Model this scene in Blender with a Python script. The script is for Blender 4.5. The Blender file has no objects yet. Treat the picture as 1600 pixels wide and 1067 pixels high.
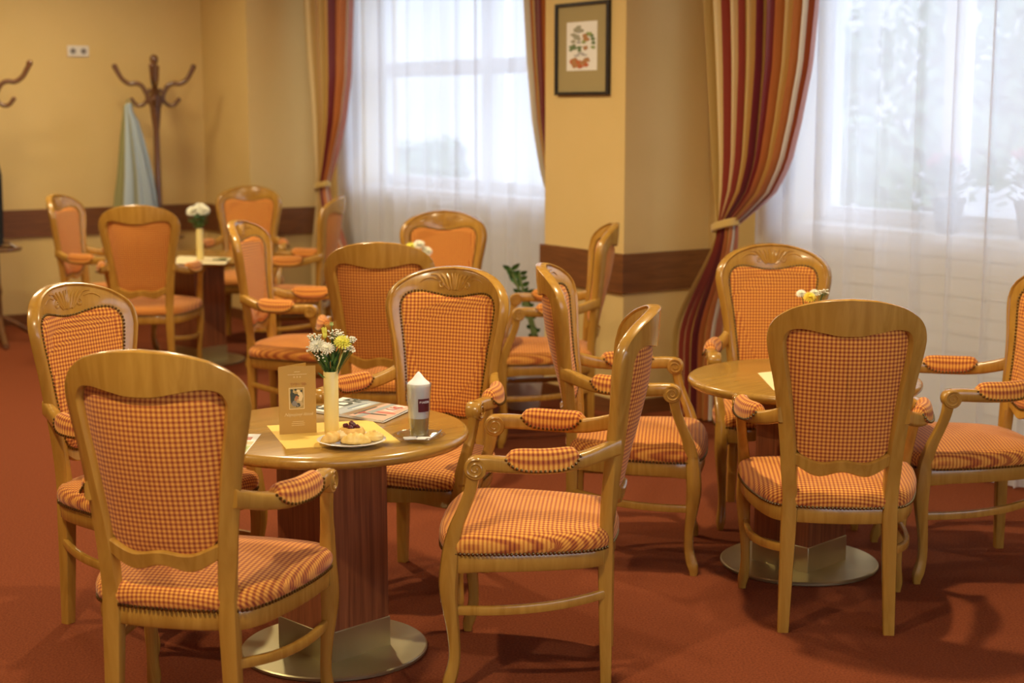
import bpy, bmesh, math, random
from math import sin, cos, pi, radians, sqrt, atan2, exp
from mathutils import Vector, Matrix
R = random.Random(7)
C = bpy.context.scene.collection
sc = bpy.context.scene

# ------------------------------------------------------------------ camera
HC, PITCH, FPX = 1.540, radians(8.607), 2416.0
cd = bpy.data.cameras.new('camera'); cam = bpy.data.objects.new('camera', cd); C.objects.link(cam)
cam.location = (0, 0, HC); cam.rotation_euler = (pi/2 - PITCH, 0, 0)
cd.sensor_width = 36; cd.lens = FPX/1600*36; cd.clip_end = 200
cd.dof.use_dof = True; cd.dof.focus_distance = 4.35; cd.dof.aperture_fstop = 2.9
sc.camera = cam
sc.view_settings.view_transform = 'Standard'; sc.view_settings.look = 'None'
sc.view_settings.gamma = 1; sc.view_settings.exposure = 0.0
sc.view_settings.use_curve_mapping = False

def ray(px, py):
    a = (px-800)/FPX; b = -(py-533.5)/FPX
    return Vector((a, cos(PITCH)+b*sin(PITCH), -sin(PITCH)+b*cos(PITCH)))
def on_z(px, py, z):
    d = ray(px, py); s = (z-HC)/d.z
    return Vector((d.x*s, d.y*s, z))
def on_plane(px, py, p0, n):
    d = ray(px, py); o = Vector((0, 0, HC)); s = (Vector(p0)-o).dot(n)/d.dot(n)
    return o+d*s

# ------------------------------------------------------------------ tags
def tag(o, label=None, cat=None, group=None, kind=None):
    if label: o['label'] = label
    if cat: o['category'] = cat
    if group: o['group'] = group
    if kind: o['kind'] = kind
    return o
def empty(name, loc=(0, 0, 0), rz=0):
    o = bpy.data.objects.new(name, None); C.objects.link(o)
    o.empty_display_size = .1; o.location = loc; o.rotation_euler = (0, 0, rz)
    return o
def copy_tree(o, parent=None):
    c = o.copy(); C.objects.link(c)
    if parent: c.parent = parent
    for ch in list(o.children): copy_tree(ch, c)
    return c

# ------------------------------------------------------------------ mesh builder
class MB:
    def __init__(s): s.v = []; s.f = []; s.uv = []; s.mi = []
    def face(s, idx, uvs=None, mi=0):
        s.f.append(tuple(idx)); s.uv.append(uvs); s.mi.append(mi)
    def grid(s, rows, closed_u=False, closed_v=False, uv=None, mi=0, flip=False):
        nr, nc = len(rows), len(rows[0]); b = len(s.v)
        for r in rows: s.v.extend(Vector(p) for p in r)
        for i in range(nr if closed_v else nr-1):
            for j in range(nc if closed_u else nc-1):
                i2, j2 = (i+1) % nr, (j+1) % nc
                q = [b+i*nc+j, b+i*nc+j2, b+i2*nc+j2, b+i2*nc+j]
                u = [uv[i][j], uv[i][j2], uv[i2][j2], uv[i2][j]] if uv else None
                if flip: q.reverse(); u = u and u[::-1]
                s.face(q, u, mi)
        return b
    def loft(s, rings, cap=True, uv=None, mi=0):
        b = s.grid(rings, closed_u=True, uv=uv, mi=mi); n = len(rings[0])
        if cap:
            for k, base in ((0, b), (1, b+(len(rings)-1)*n)):
                ids = list(range(base, base+n))
                u = None
                if uv: u = [uv[0 if k == 0 else -1][j] for j in range(n)]
                if k == 0: ids.reverse(); u = u and u[::-1]
                s.face(ids, u, mi)
    def box(s, c, size, M=None, mi=0):
        x, y, z = size; b = len(s.v)
        for sx in (-.5, .5):
            for sy in (-.5, .5):
                for sz in (-.5, .5):
                    p = Vector((sx*x, sy*y, sz*z))
                    if M: p = M @ p
                    s.v.append(Vector(c)+p)
        for q in ((0, 1, 3, 2), (4, 6, 7, 5), (0, 4, 5, 1), (2, 3, 7, 6), (0, 2, 6, 4), (1, 5, 7, 3)):
            s.face([b+i for i in q], None, mi)
    def tube(s, path, r, n=8, cap=True, mi=0, flat=1.0):
        P = [Vector(p) for p in path]; m = len(P)
        rr = r if isinstance(r, (list, tuple)) else [r]*m
        rings = []; up = None
        for i in range(m):
            t = (P[min(i+1, m-1)]-P[max(i-1, 0)]).normalized()
            if up is None:
                up = Vector((0, 0, 1)) if abs(t.z) < .9 else Vector((0, 1, 0))
            up = (up-t*up.dot(t))
            if up.length < 1e-6: up = t.orthogonal()
            up.normalize(); sd = t.cross(up)
            rings.append([P[i]+(sd*cos(2*pi*k/n)+up*sin(2*pi*k/n)*flat)*rr[i] for k in range(n)])
        s.loft(rings, cap, mi=mi)
    def lathe(s, prof, n=32, c=(0, 0, 0), mi=0, cap=True):
        c = Vector(c)
        s.loft([[c+Vector((r*cos(2*pi*k/n), r*sin(2*pi*k/n), z)) for k in range(n)] for r, z in prof], cap, mi=mi)
    def ball(s, c, r, nu=8, nv=6, sq=(1, 1, 1), mi=0):
        c = Vector(c)
        s.loft([[c+Vector((r*sq[0]*sin(pi*(i+.02)/(nv+.04))*cos(2*pi*k/nu), r*sq[1]*sin(pi*(i+.02)/(nv+.04))*sin(2*pi*k/nu), -r*sq[2]*cos(pi*(i+.02)/(nv+.04)))) for k in range(nu)] for i in range(nv+1)], True, mi=mi)
    def quad(s, pts, uvs=None, mi=0):
        b = len(s.v); s.v.extend(Vector(p) for p in pts); s.face(range(b, b+len(pts)), uvs, mi)
    def build(s, name, mats, parent=None, smooth=True, sub=0, bevel=0, angle=40, bseg=2):
        me = bpy.data.meshes.new(name)
        me.from_pydata([tuple(v) for v in s.v], [], s.f)
        if any(u for u in s.uv):
            L = me.uv_layers.new(name='UVMap'); k = 0
            for f, u in zip(s.f, s.uv):
                for i in range(len(f)):
                    L.data[k].uv = u[i] if u else (0, 0); k += 1
        for m in (mats if isinstance(mats, (list, tuple)) else [mats]): me.materials.append(m)
        for p, m in zip(me.polygons, s.mi): p.material_index = m
        bm = bmesh.new(); bm.from_mesh(me); bmesh.ops.recalc_face_normals(bm, faces=bm.faces); bm.to_mesh(me); bm.free()
        if smooth:
            me.polygons.foreach_set('use_smooth', [True]*len(me.polygons))
            if not sub: me.set_sharp_from_angle(angle=radians(angle))
        o = bpy.data.objects.new(name, me); C.objects.link(o)
        if parent: o.parent = parent
        if bevel:
            b = o.modifiers.new('bevel', 'BEVEL'); b.width = bevel; b.segments = bseg; b.limit_method = 'ANGLE'
        if sub:
            m = o.modifiers.new('sub', 'SUBSURF'); m.levels = sub; m.render_levels = sub
        return o

def spline(pts, n):
    """n points evenly in parameter along a Catmull-Rom curve through pts"""
    P = [Vector(p) for p in pts]; out = []; m = len(P)-1
    for k in range(n):
        t = k/(n-1)*m; i = min(int(t), m-1); f = t-i
        p1, p2 = P[i], P[i+1]; p0 = P[i-1] if i else p1*2-p2; p3 = P[i+2] if i+2 <= m else p2*2-p1
        out.append(.5*((2*p1)+(p2-p0)*f+(2*p0-5*p1+4*p2-p3)*f*f+(3*p1-p0-3*p2+p3)*f**3))
    return out
def resample(P, n, closed=False):
    P = list(P)
    if closed: P = P+[P[0]]
    d = [0]
    for a, b in zip(P, P[1:]): d.append(d[-1]+(b-a).length)
    out = []; j = 0; N = n if closed else n-1
    for k in range(n):
        t = d[-1]*k/N
        while j < len(P)-2 and d[j+1] < t: j += 1
        f = (t-d[j])/max(d[j+1]-d[j], 1e-9); out.append(P[j].lerp(P[j+1], min(max(f, 0), 1)))
    return out
def interp(tab, x):
    if x <= tab[0][0]: return tab[0][1]
    for (a, u), (b, v) in zip(tab, tab[1:]):
        if x <= b: return u+(v-u)*(x-a)/(b-a)
    return tab[-1][1]
def rrect(cx, cy, hx, hy, ch=.3):
    """rounded-corner section, 12 points"""
    pts = []
    for qx, qy, a0 in ((1, 1, 0), (-1, 1, 90), (-1, -1, 180), (1, -1, 270)):
        for da in (0, 45, 90):
            a = radians(a0+da); r = ch*min(hx, hy)
            pts.append((cx+qx*(hx-r)+r*cos(a), cy+qy*(hy-r)+r*sin(a)))
    return pts

# ------------------------------------------------------------------ materials
def mat(name, col, rough=.5, metal=0, **kw):
    m = bpy.data.materials.new(name); m.use_nodes = True
    b = m.node_tree.nodes['Principled BSDF']
    b.inputs['Base Color'].default_value = (*col, 1); b.inputs['Roughness'].default_value = rough; b.inputs['Metallic'].default_value = metal
    for k, v in kw.items():
        b.inputs[k.replace('_', ' ')].default_value = v
    return m
def nodes(m): return m.node_tree.nodes, m.node_tree.links, m.node_tree.nodes['Principled BSDF']
def ramp(N, cols):
    r = N.new('ShaderNodeValToRGB'); e = r.color_ramp.elements
    while len(e) < len(cols): e.new(.5)
    for el, (p, c) in zip(e, cols): el.position = p; el.color = (*c, 1)
    return r
def wood(name, a, b, scale=(22, 22, 2.2), rough=.3, coat=.25, dist=1.5, contrast=(.3, .7)):
    m = mat(name, a, rough, Coat_Weight=coat, Coat_Roughness=.12); N, L, B = nodes(m)
    tc = N.new('ShaderNodeTexCoord'); mp = N.new('ShaderNodeMapping'); mp.inputs['Scale'].default_value = scale
    no = N.new('ShaderNodeTexNoise'); no.inputs['Scale'].default_value = 1.6; no.inputs['Detail'].default_value = 6; no.inputs['Distortion'].default_value = dist
    rp = ramp(N, [(contrast[0], a), (contrast[1], b)])
    L.new(tc.outputs['Object'], mp.inputs['Vector']); L.new(mp.outputs[0], no.inputs['Vector']); L.new(no.outputs['Fac'], rp.inputs[0]); L.new(rp.outputs[0], B.inputs['Base Color'])
    return m
def gingham(name, light, mid, dark, period=.0118):
    m = mat(name, light, .85, Sheen_Weight=.14, Sheen_Roughness=.5); N, L, B = nodes(m)
    uv = N.new('ShaderNodeUVMap'); uv.uv_map = 'UVMap'
    sp = N.new('ShaderNodeSeparateXYZ'); L.new(uv.outputs[0], sp.inputs[0])
    outs = []
    for ax in (0, 1):
        mu = N.new('ShaderNodeMath'); mu.operation = 'MULTIPLY'; mu.inputs[1].default_value = 2*pi/period; L.new(sp.outputs[ax], mu.inputs[0])
        sn = N.new('ShaderNodeMath'); sn.operation = 'SINE'; L.new(mu.outputs[0], sn.inputs[0])
        mr = N.new('ShaderNodeMapRange'); mr.inputs[1].default_value = -.75; mr.inputs[2].default_value = .55; L.new(sn.outputs[0], mr.inputs[0])
        outs.append(mr.outputs[0])
    ad = N.new('ShaderNodeMath'); ad.operation = 'ADD'; L.new(outs[0], ad.inputs[0]); L.new(outs[1], ad.inputs[1])
    hf = N.new('ShaderNodeMath'); hf.operation = 'MULTIPLY'; hf.inputs[1].default_value = .5; L.new(ad.outputs[0], hf.inputs[0])
    rp = ramp(N, [(0, dark), (.5, mid), (1, light)]); L.new(hf.outputs[0], rp.inputs[0])
    L.new(rp.outputs[0], B.inputs['Base Color'])
    bp = N.new('ShaderNodeBump'); bp.inputs['Strength'].default_value = .15; bp.inputs['Distance'].default_value = .001
    L.new(hf.outputs[0], bp.inputs['Height']); L.new(bp.outputs[0], B.inputs['Normal'])
    return m
def noisy(name, a, b, scale=40, rough=.8, bump=0, detail=4, bdist=.002, **kw):
    m = mat(name, a, rough, **kw); N, L, B = nodes(m)
    tc = N.new('ShaderNodeTexCoord'); no = N.new('ShaderNodeTexNoise'); no.inputs['Scale'].default_value = scale; no.inputs['Detail'].default_value = detail
    rp = ramp(N, [(.35, a), (.65, b)])
    L.new(tc.outputs['Object'], no.inputs['Vector']); L.new(no.outputs['Fac'], rp.inputs[0]); L.new(rp.outputs[0], B.inputs['Base Color'])
    if bump:
        bp = N.new('ShaderNodeBump'); bp.inputs['Strength'].default_value = bump; bp.inputs['Distance'].default_value = bdist
        L.new(no.outputs['Fac'], bp.inputs['Height']); L.new(bp.outputs[0], B.inputs['Normal'])
    return m

W_CHAIR = wood('beech_varnish', (.37, .180, .026), (.49, .262, .043), (16, 16, 2.0), .27, .35)
W_TOP = wood('tabletop_oak', (.32, .165, .027), (.43, .235, .042), (2.0, 26, 26), .24, .35)
W_PED = wood('pedestal_mahogany', (.13, .036, .014), (.31, .10, .036), (46, 46, 1.6), .35, .15, .6)
W_BAND = wood('rail_walnut', (.13, .045, .014), (.21, .078, .024), (3, 3, 40), .4, .1, .8)
W_RACK = wood('rack_dark', (.10, .04, .014), (.17, .07, .025), (20, 20, 3), .3, .3)
FAB = gingham('gingham_orange', (.84, .41, .060), (.57, .175, .022), (.27, .038, .009))
NAIL = mat('antique_brass', (.22, .15, .055), .32, 1)
BRASS = noisy('brushed_brass', (.50, .44, .24), (.58, .52, .31), 5, .36, 0, 3, Metallic=.9)
CARPET = noisy('carpet_rust', (.150, .037, .0135), (.235, .059, .0200), 150, 1.0, .6, 6, .004, Specular_IOR_Level=.1)
WALLM = noisy('wall_ochre', (.67, .475, .18), (.69, .49, .195), 3, .8, .05)
CEIL = mat('ceiling_white', (.68, .62, .50), .9)
WHITE = mat('window_white', (.82, .83, .84), .4)
PANELW = mat('panel_white', (.80, .79, .77), .5)
GROOVE = mat('panel_gap', (.16, .15, .15), .8)
BLACKF = mat('frame_black', (.016, .010, .008), .35)
MATB = mat('mount_board', (.36, .28, .12), .8)
PAPER = mat('paper_white', (.80, .77, .70), .6)
NAPK = mat('napkin_yellow', (.86, .58, .13), .8)
VASEM = mat('vase_cream', (.84, .64, .24), .35, Subsurface_Weight=.1)
PORC = mat('porcelain_white', (.85, .82, .76), .12, Coat_Weight=.5)
def thin_glass():
    m = bpy.data.materials.new('clear_glass'); m.use_nodes = True; N = m.node_tree.nodes; L = m.node_tree.links; N.clear()
    out = N.new('ShaderNodeOutputMaterial'); mx = N.new('ShaderNodeMixShader'); tr = N.new('ShaderNodeBsdfTransparent'); gl = N.new('ShaderNodeBsdfGlossy'); lw = N.new('ShaderNodeLayerWeight')
    tr.inputs[0].default_value = (.90, .915, .90, 1); gl.inputs['Roughness'].default_value = .03; lw.inputs[0].default_value = .30
    mu = N.new('ShaderNodeMath'); mu.operation = 'MULTIPLY'; mu.inputs[1].default_value = .60; L.new(lw.outputs['Facing'], mu.inputs[0]); ad = N.new('ShaderNodeMath'); ad.inputs[1].default_value = .07; L.new(mu.outputs[0], ad.inputs[0]); L.new(ad.outputs[0], mx.inputs[0]); L.new(tr.outputs[0], mx.inputs[1]); L.new(gl.outputs[0], mx.inputs[2]); L.new(mx.outputs[0], out.inputs[0]); return m
GLASS = thin_glass()
FOAM = mat('milk_foam', (.95, .93, .88), .6, Subsurface_Weight=.1)
COFFEE = noisy('latte_coffee', (.46, .33, .13), (.54, .40, .17), 30, .3)
GREEN = noisy('leaf_green', (.035, .10, .02), (.08, .19, .035), 30, .5)
STEMG = mat('stem_green', (.07, .13, .03), .6)
LIME = mat('petal_yellow', (.80, .74, .10), .6)
GOLDP = mat('petal_gold', (.85, .62, .05), .6)
IVORY = mat('petal_ivory', (.84, .80, .62), .6)
PINK = mat('petal_pink', (.75, .25, .35), .6)
CRUST = noisy('pastry_crust', (.62, .34, .07), (.80, .52, .14), 35, .5, .3)
CRUST2 = noisy('pastry_golden', (.74, .48, .11), (.86, .62, .22), 45, .5, .3)
JAM = mat('jam_dark', (.10, .010, .014), .15)
MAROON = mat('label_maroon', (.085, .008, .012), .4)
MENUM = mat('menu_gold', (.50, .28, .045), .55)
GILT = mat('gilt_print', (.80, .60, .26), .4)
RUST = mat('ink_rust', (.42, .16, .05), .6)
DARKINK = mat('ink_dark', (.05, .055, .03), .6)
GREYI = mat('ink_grey', (.36, .38, .36), .5)
STEELI = mat('ink_steel', (.20, .25, .28), .5)
REDI = mat('ink_red', (.62, .10, .06), .5)
PINKI = mat('ink_salmon', (.72, .42, .30), .5)
GREENI = mat('ink_green', (.25, .40, .08), .5)
BROWNI = mat('ink_brown', (.30, .17, .06), .5)
BLACK = mat('cloth_black', (.008, .008, .009), .9)
PLASTIC = mat('switch_white', (.74, .68, .58), .4)
GREYP = mat('socket_grey', (.20, .17, .15), .5)
POT = mat('pot_slate', (.035, .045, .06), .6)
SOIL = mat('soil', (.05, .03, .02), .9)
BARK = mat('bark', (.12, .08, .05), .9)
FOLI = noisy('tree_leaves', (.13, .22, .12), (.26, .36, .20), 3, .7)
LAWN = noisy('paving_pale', (.46, .47, .46), (.54, .55, .54), 2, .9)
FACADE = mat('facade_white', (.80, .81, .82), .8)

def coat_mat():
    m = mat('jacket_cloth', (.45, .5, .5), .85); N, L, B = nodes(m)
    tc = N.new('ShaderNodeTexCoord'); sp = N.new('ShaderNodeSeparateXYZ'); L.new(tc.outputs['UV'], sp.inputs[0])
    rp = ramp(N, [(.0, (.24, .22, .08)), (.30, (.28, .26, .11)), (.34, (.40, .46, .47)), (.50, (.30, .36, .40)), (.60, (.22, .21, .10)), (.70, (.38, .44, .46)), (1, (.25, .30, .33))])
    L.new(sp.outputs[0], rp.inputs[0]); L.new(rp.outputs[0], B.inputs['Base Color']); return m
JACKET = coat_mat()
def drape_mat():
    m = mat('striped_satin', (.6, .3, .1), .45, Sheen_Weight=.3); N, L, B = nodes(m)
    uv = N.new('ShaderNodeUVMap'); uv.uv_map = 'UVMap'; sp = N.new('ShaderNodeSeparateXYZ'); L.new(uv.outputs[0], sp.inputs[0])
    gold = (.58, .38, .10); cream = (.74, .56, .25); red = (.36, .045, .024); mar = (.19, .014, .018); orange = (.56, .18, .035); pale = (.74, .70, .58); rust = (.36, .085, .024)
    seq = [(0, gold), (.10, cream), (.15, gold), (.19, red), (.24, cream), (.32, red), (.37, gold), (.46, orange), (.50, mar), (.54, (.62, .38, .08)), (.58, mar), (.64, orange), (.72, mar), (.75, gold), (.80, orange), (.89, pale), (.945, rust)]
    rp = ramp(N, seq); rp.color_ramp.interpolation = 'CONSTANT'
    L.new(sp.outputs[0], rp.inputs[0]); L.new(rp.outputs[0], B.inputs['Base Color']); return m
DRAPE = drape_mat()
def sheer_mat():
    m = bpy.data.materials.new('sheer_voile'); m.use_nodes = True; N = m.node_tree.nodes; L = m.node_tree.links; N.clear()
    out = N.new('ShaderNodeOutputMaterial'); mx = N.new('ShaderNodeMixShader'); tr = N.new('ShaderNodeBsdfTransparent')
    m2 = N.new('ShaderNodeMixShader'); df = N.new('ShaderNodeBsdfDiffuse'); tl = N.new('ShaderNodeBsdfTranslucent')
    for n in (df, tl): n.inputs[0].default_value = (.90, .91, .94, 1)
    m2.inputs[0].default_value = .6; L.new(df.outputs[0], m2.inputs[1]); L.new(tl.outputs[0], m2.inputs[2])
    mx.inputs[0].default_value = .79; L.new(tr.outputs[0], mx.inputs[1]); L.new(m2.outputs[0], mx.inputs[2]); L.new(mx.outputs[0], out.inputs[0])
    return m
SHEER = sheer_mat()
def pane_mat():
    m = bpy.data.materials.new('window_glass'); m.use_nodes = True; N = m.node_tree.nodes; L = m.node_tree.links; N.clear()
    out = N.new('ShaderNodeOutputMaterial'); mx = N.new('ShaderNodeMixShader'); tr = N.new('ShaderNodeBsdfTransparent'); gl = N.new('ShaderNodeBsdfGlossy')
    gl.inputs['Roughness'].default_value = .02; mx.inputs[0].default_value = .06
    L.new(tr.outputs[0], mx.inputs[1]); L.new(gl.outputs[0], mx.inputs[2]); L.new(mx.outputs[0], out.inputs[0]); return m
PANE = pane_mat()

# ------------------------------------------------------------------ room frame: u runs along the window wall, v into the room
ANG = radians(56.5)
E1 = Vector((cos(ANG), -sin(ANG), 0)); E2 = Vector((sin(ANG), cos(ANG), 0)); NV = -E2
P1 = Vector((.555, 7.66, 0)); PV = .55
O = P1 + E2*PV
def W(u, v, z=0): return O+E1*u+NV*v+Vector((0, 0, z))
def uv_of(p): d = Vector((p.x, p.y, 0))-O; return d.dot(E1), d.dot(NV)
def hit_line(px, p0, d):
    r = (px-800)/FPX*cos(PITCH)
    s = (r*p0.y-p0.x)/(d.x-r*d.y); return p0+d*s
WM = Matrix((E1, NV, Vector((0, 0, 1)))).transposed()
ZC = 2.75
ew0 = Vector((-3.62, 10.93, 0))
pa = hit_line(318, ew0, E2); pb = hit_line(388, pa, E1)
UE = uv_of(pa)[0]; U0, V0 = uv_of(pb)
pl = hit_line(852, P1, -E1); UL = uv_of(pl)[0]
PW = -UL
U2, V9, U9 = 3.62, 9.2, 7.0
def struct(mb, name, m, smooth=False, **k): return tag(mb.build(name, m, None, smooth, **k), kind='structure')
def wbox(mb, u0, u1, v0, v1, z0, z1, mi=0): mb.box(W((u0+u1)/2, (v0+v1)/2, (z0+z1)/2), (u1-u0, v1-v0, z1-z0), WM, mi)
m = MB(); wbox(m, UE-.3, U9+.3, -.35, V9+.3, -.1, 0); struct(m, 'floor', CARPET)
m = MB(); wbox(m, UE-.3, U9+.3, -.35, V9+.3, ZC, ZC+.1); struct(m, 'ceiling', CEIL)
m = MB(); wbox(m, UE-.2, UE, -.35, V9+.2, 0, ZC); struct(m, 'wall_left', WALLM)
m = MB(); C0, C1 = .5, 6.0
for a, b, z0, z1 in ((-.35, C0, 0, ZC), (C1, V9+.2, 0, ZC), (C0, C1, 0, .9), (C0, C1, 2.55, ZC)): wbox(m, U9, U9+.2, a, b, z0, z1)
struct(m, 'wall_right', WALLM)
m = MB()
for a, b in ((C0, C0+.07), (C1-.07, C1), (1.80, 1.90), (3.20, 3.30), (4.55, 4.65)): wbox(m, U9+.10, U9+.17, a, b, .9, 2.55)
wbox(m, U9+.10, U9+.17, C0, C1, .9, .97); wbox(m, U9+.10, U9+.17, C0, C1, 2.48, 2.55)
w3 = struct(m, 'window_3', WHITE); m = MB(); wbox(m, U9+.13, U9+.135, C0+.07, C1-.07, .97, 2.48); m.build('window_pane', PANE, w3, False)
m = MB(); wbox(m, UE, U9, V9, V9+.2, 0, ZC); struct(m, 'wall_rear', WALLM)
# window wall with two openings, plus the boxed-out piers
SILL, HEAD = 1.0, 2.55
A0, A1 = U0+.42, UL-.30
B0, B1 = .62, U2-PW-.35
m = MB()
for a, b in ((UE, A0), (A1, B0), (B1, U9)): wbox(m, a, b, -.3, 0, 0, ZC)
for a, b in ((A0, A1), (B0, B1)):
    wbox(m, a, b, -.3, 0, 0, SILL-.04); wbox(m, a, b, -.3, 0, HEAD, ZC)
struct(m, 'wall_window', WALLM)
m = MB(); wbox(m, UE, U0, 0, V0, 0, ZC); struct(m, 'wall_corner_pier', WALLM)
m = MB(); wbox(m, UL, 0, 0, PV, 0, ZC); struct(m, 'wall_middle_pier', WALLM)
m = MB(); wbox(m, U2-PW, U2, 0, PV, 0, ZC); struct(m, 'wall_far_pier', WALLM)
# chair rail band and baseboards
ZB0, ZB1, TB = .624, .820, .020
m = MB(); wbox(m, UE, UE+TB, V0+TB, V9, ZB0, ZB1); wbox(m, UE, U0+TB, V0, V0+TB, ZB0, ZB1); wbox(m, U0, U0+TB, .02, V0, ZB0, ZB1); struct(m, 'trim_1', W_BAND)
m = MB(); wbox(m, UL-TB, TB, PV, PV+TB, ZB0, ZB1); wbox(m, 0, TB, .0, PV, ZB0, ZB1); wbox(m, UL-TB, UL, 0, PV, ZB0, ZB1); struct(m, 'trim_2', W_BAND)
m = MB(); wbox(m, UE, UE+.015, V0, V9, 0, .075); struct(m, 'baseboard_left', W_BAND)
m = MB(); wbox(m, UE, U0+.015, V0, V0+.015, 0, .075); wbox(m, U0, U0+.015, 0, V0, 0, .075); struct(m, 'baseboard_corner_pier', W_BAND)
m = MB(); wbox(m, UL-.015, .015, PV, PV+.015, 0, .075); wbox(m, 0, .015, 0, PV, 0, .075); wbox(m, UL-.015, UL, 0, PV, 0, .075); struct(m, 'baseboard_middle_pier', W_BAND)

def window(nm, a, b, muls, transom):
    fr = MB(); t = .07
    for u0, u1, z0, z1 in ((a, a+t, SILL, HEAD), (b-t, b, SILL, HEAD), (a+t, b-t, SILL, SILL+t), (a+t, b-t, HEAD-t, HEAD)): wbox(fr, u0, u1, -.24, -.17, z0, z1)
    for x in muls: wbox(fr, x-.055, x+.055, -.235, -.165, SILL+t, HEAD-t)
    if transom: wbox(fr, a+t, b-t, -.23, -.16, transom-.05, transom+.05)
    w = struct(fr, nm, WHITE, bevel=.006)
    g = MB(); wbox(g, a+t, b-t, -.207, -.202, SILL+t, HEAD-t); g.build('window_pane', PANE, w, False)
    s = MB(); wbox(s, a-.03, b+.03, -.17, .055, SILL-.04, SILL); s.build('window_sill', WHITE, w, False, bevel=.008)
    p = MB(); wbox(p, a-.02, b+.02, .0, .012, .05, SILL-.04, 0)
    z = .09
    while z < SILL-.08:
        wbox(p, a-.02, b+.02, .012, .030, z+.004, z+.076); z += .081
    p.build('wall_panel', [PANELW], w, False, bevel=.003, bseg=1)
    return w
window('window_1', A0, A1, [A0+(A1-A0)*.5], 1.80)
window('window_2', B0, B1, [B0+.80, B0+1.55], None)

# ------------------------------------------------------------------ curtains
def sheer(name, a, b, v0, label, seed, gap=None):
    r = random.Random(seed); n = int((b-a)*190); rows = []
    ph = [r.uniform(0, 6.28) for _ in range(4)]; fr = [r.uniform(26, 34), r.uniform(50, 66), r.uniform(11, 15), 90]
    zs = [2.62-k*(2.62-.012)/14 for k in range(15)]
    for z in zs:
        row = []
        for i in range(n+1):
            u = a+(b-a)*i/n; k = (2.62-z)/2.62
            w = .016*sin(fr[0]*u+ph[0]+.5*k*sin(3*u))+.006*sin(fr[1]*u+ph[1])+.020*sin(fr[2]*u+ph[2])*(.5+.5*k)
            du = .040*sin(fr[0]*u+ph[0]+1.4)*(.35+.65*sin(2.7*u+ph[3])**2)+.02*k*sin(fr[2]*u+ph[1])
            row.append(W(u+du, v0+w*(.8+.3*k), z))
        rows.append(row)
    m = MB(); m.grid(rows); o = m.build(name, SHEER); o['category'] = 'curtain'
    return tag(o, label)
s1 = sheer('sheer_curtain', A0-.06, A1+.22, .145, 'white sheer curtain over the window between the two striped drapes left of the pillar', 3)
s2 = sheer('sheer_curtain', B0-.12, B1+.2, .145, 'white sheer curtain across the right window, beside the tied-back striped drape', 5)

def to_uz(px, py, v):
    p = on_plane(px, py, W(0, v, 0), NV); u, _ = uv_of(p); return u, p.z
def drape(name, v0, left, right, tie, label, nf, amp, low, flip=False, seed=1):
    """left/right: (px,py) edge points in the photo from the top down to the tie; low: (uL,uR) at floor"""
    L_ = sorted((z, u) for u, z in (to_uz(x, y, v0) for x, y in left)); R_ = sorted((z, u) for u, z in (to_uz(x, y, v0) for x, y in right))
    ztie = L_[0][0]; n = nf*14; rows = []; uvs = []; r = random.Random(seed); ph = [r.uniform(0, 6.28) for _ in range(5)]
    zs = [2.64-(2.64-ztie)*k/30 for k in range(31)]+[ztie*(1-k/14)+.012 for k in range(1, 15)]
    ul, ur = interp(L_, ztie), interp(R_, ztie)
    for z in zs:
        if z >= ztie: a, b = interp(L_, z), interp(R_, z)
        else:
            k = min(1, (ztie-z)/ztie*1.6); k = k*k*(3-2*k); a = ul+(low[0]-ul)*k; b = ur+(low[1]-ur)*k
        wd = b-a; row = []; uvr = []
        g = exp(-((z-ztie)/.16)**2)
        for i in range(n+1):
            s = i/n; th = 2*pi*nf*s
            A = amp*(1-.55*g)
            ss = s + .018*sin(th*.5+ph[0])+.35/(2*pi*nf)*sin(th+ph[1])
            vv = v0+A*sin(th+.6*sin(2*pi*s*2+ph[2]))+.35*A*sin(th*.5+ph[3])+.03*g*sin(pi*s)
            row.append(W(a+wd*min(max(ss, -.02), 1.02), max(vv, .03), z)); uvr.append((1-s if flip else s, z))
        rows.append(row); uvs.append(uvr)
    o = empty(name, W((ul+ur)/2, v0, 0)); o['category'] = 'curtain'; tag(o, label)
    inv = Matrix.Translation(-o.location)
    m = MB(); m.grid([[inv @ p for p in r_] for r_ in rows], uv=uvs); m.build('curtain_panel', DRAPE, o)
    # tie-back: a cloth band round the gathered cloth
    m = MB(); uc = (ul+ur)/2; hw = (ur-ul)/2+.018; ring = []
    for k in range(28):
        t = 2*pi*k/28; ring.append([(inv @ W(uc+cos(t)*(hw+q), v0+.02+sin(t)*(amp*.75+.02+q), ztie+dz*.7+.022*cos(t)*(1 if not flip else -1))) for q, dz in ((0, -.028), (.006, -.02), (.006, .02), (0, .028), (-.005, 0))])
    m.grid(ring, closed_u=True, closed_v=True, uv=[[(.155+.0005*k, 0)]*5 for k in range(28)]); m.build('tie_back', DRAPE, o)
    # heading rail hooks stay out of the frame; the pelmet track
    return o
v_d = .28
drape('drape', v_d, [(1104, 0), (1111, 120), (1118, 240), (1122, 320), (1125, 350)],
      [(1276, 0), (1266, 100), (1248, 190), (1232, 255), (1210, 300), (1182, 328), (1160, 345), (1152, 352)], None,
      'wide gold, red and maroon striped drape tied back right of the pillar', 12, .034, (.10, .40), seed=4)
drape('drape', .28, [(477, 0), (483, 90), (492, 180), (498, 255), (500, 290)],
      [(551, 0), (547, 120), (538, 190), (524, 250), (514, 292)], None,
      'gold and red striped drape tied back left of the left window', 9, .032, (to_uz(486, 300, .28)[0], to_uz(548, 300, .28)[0]), seed=8)
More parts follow.
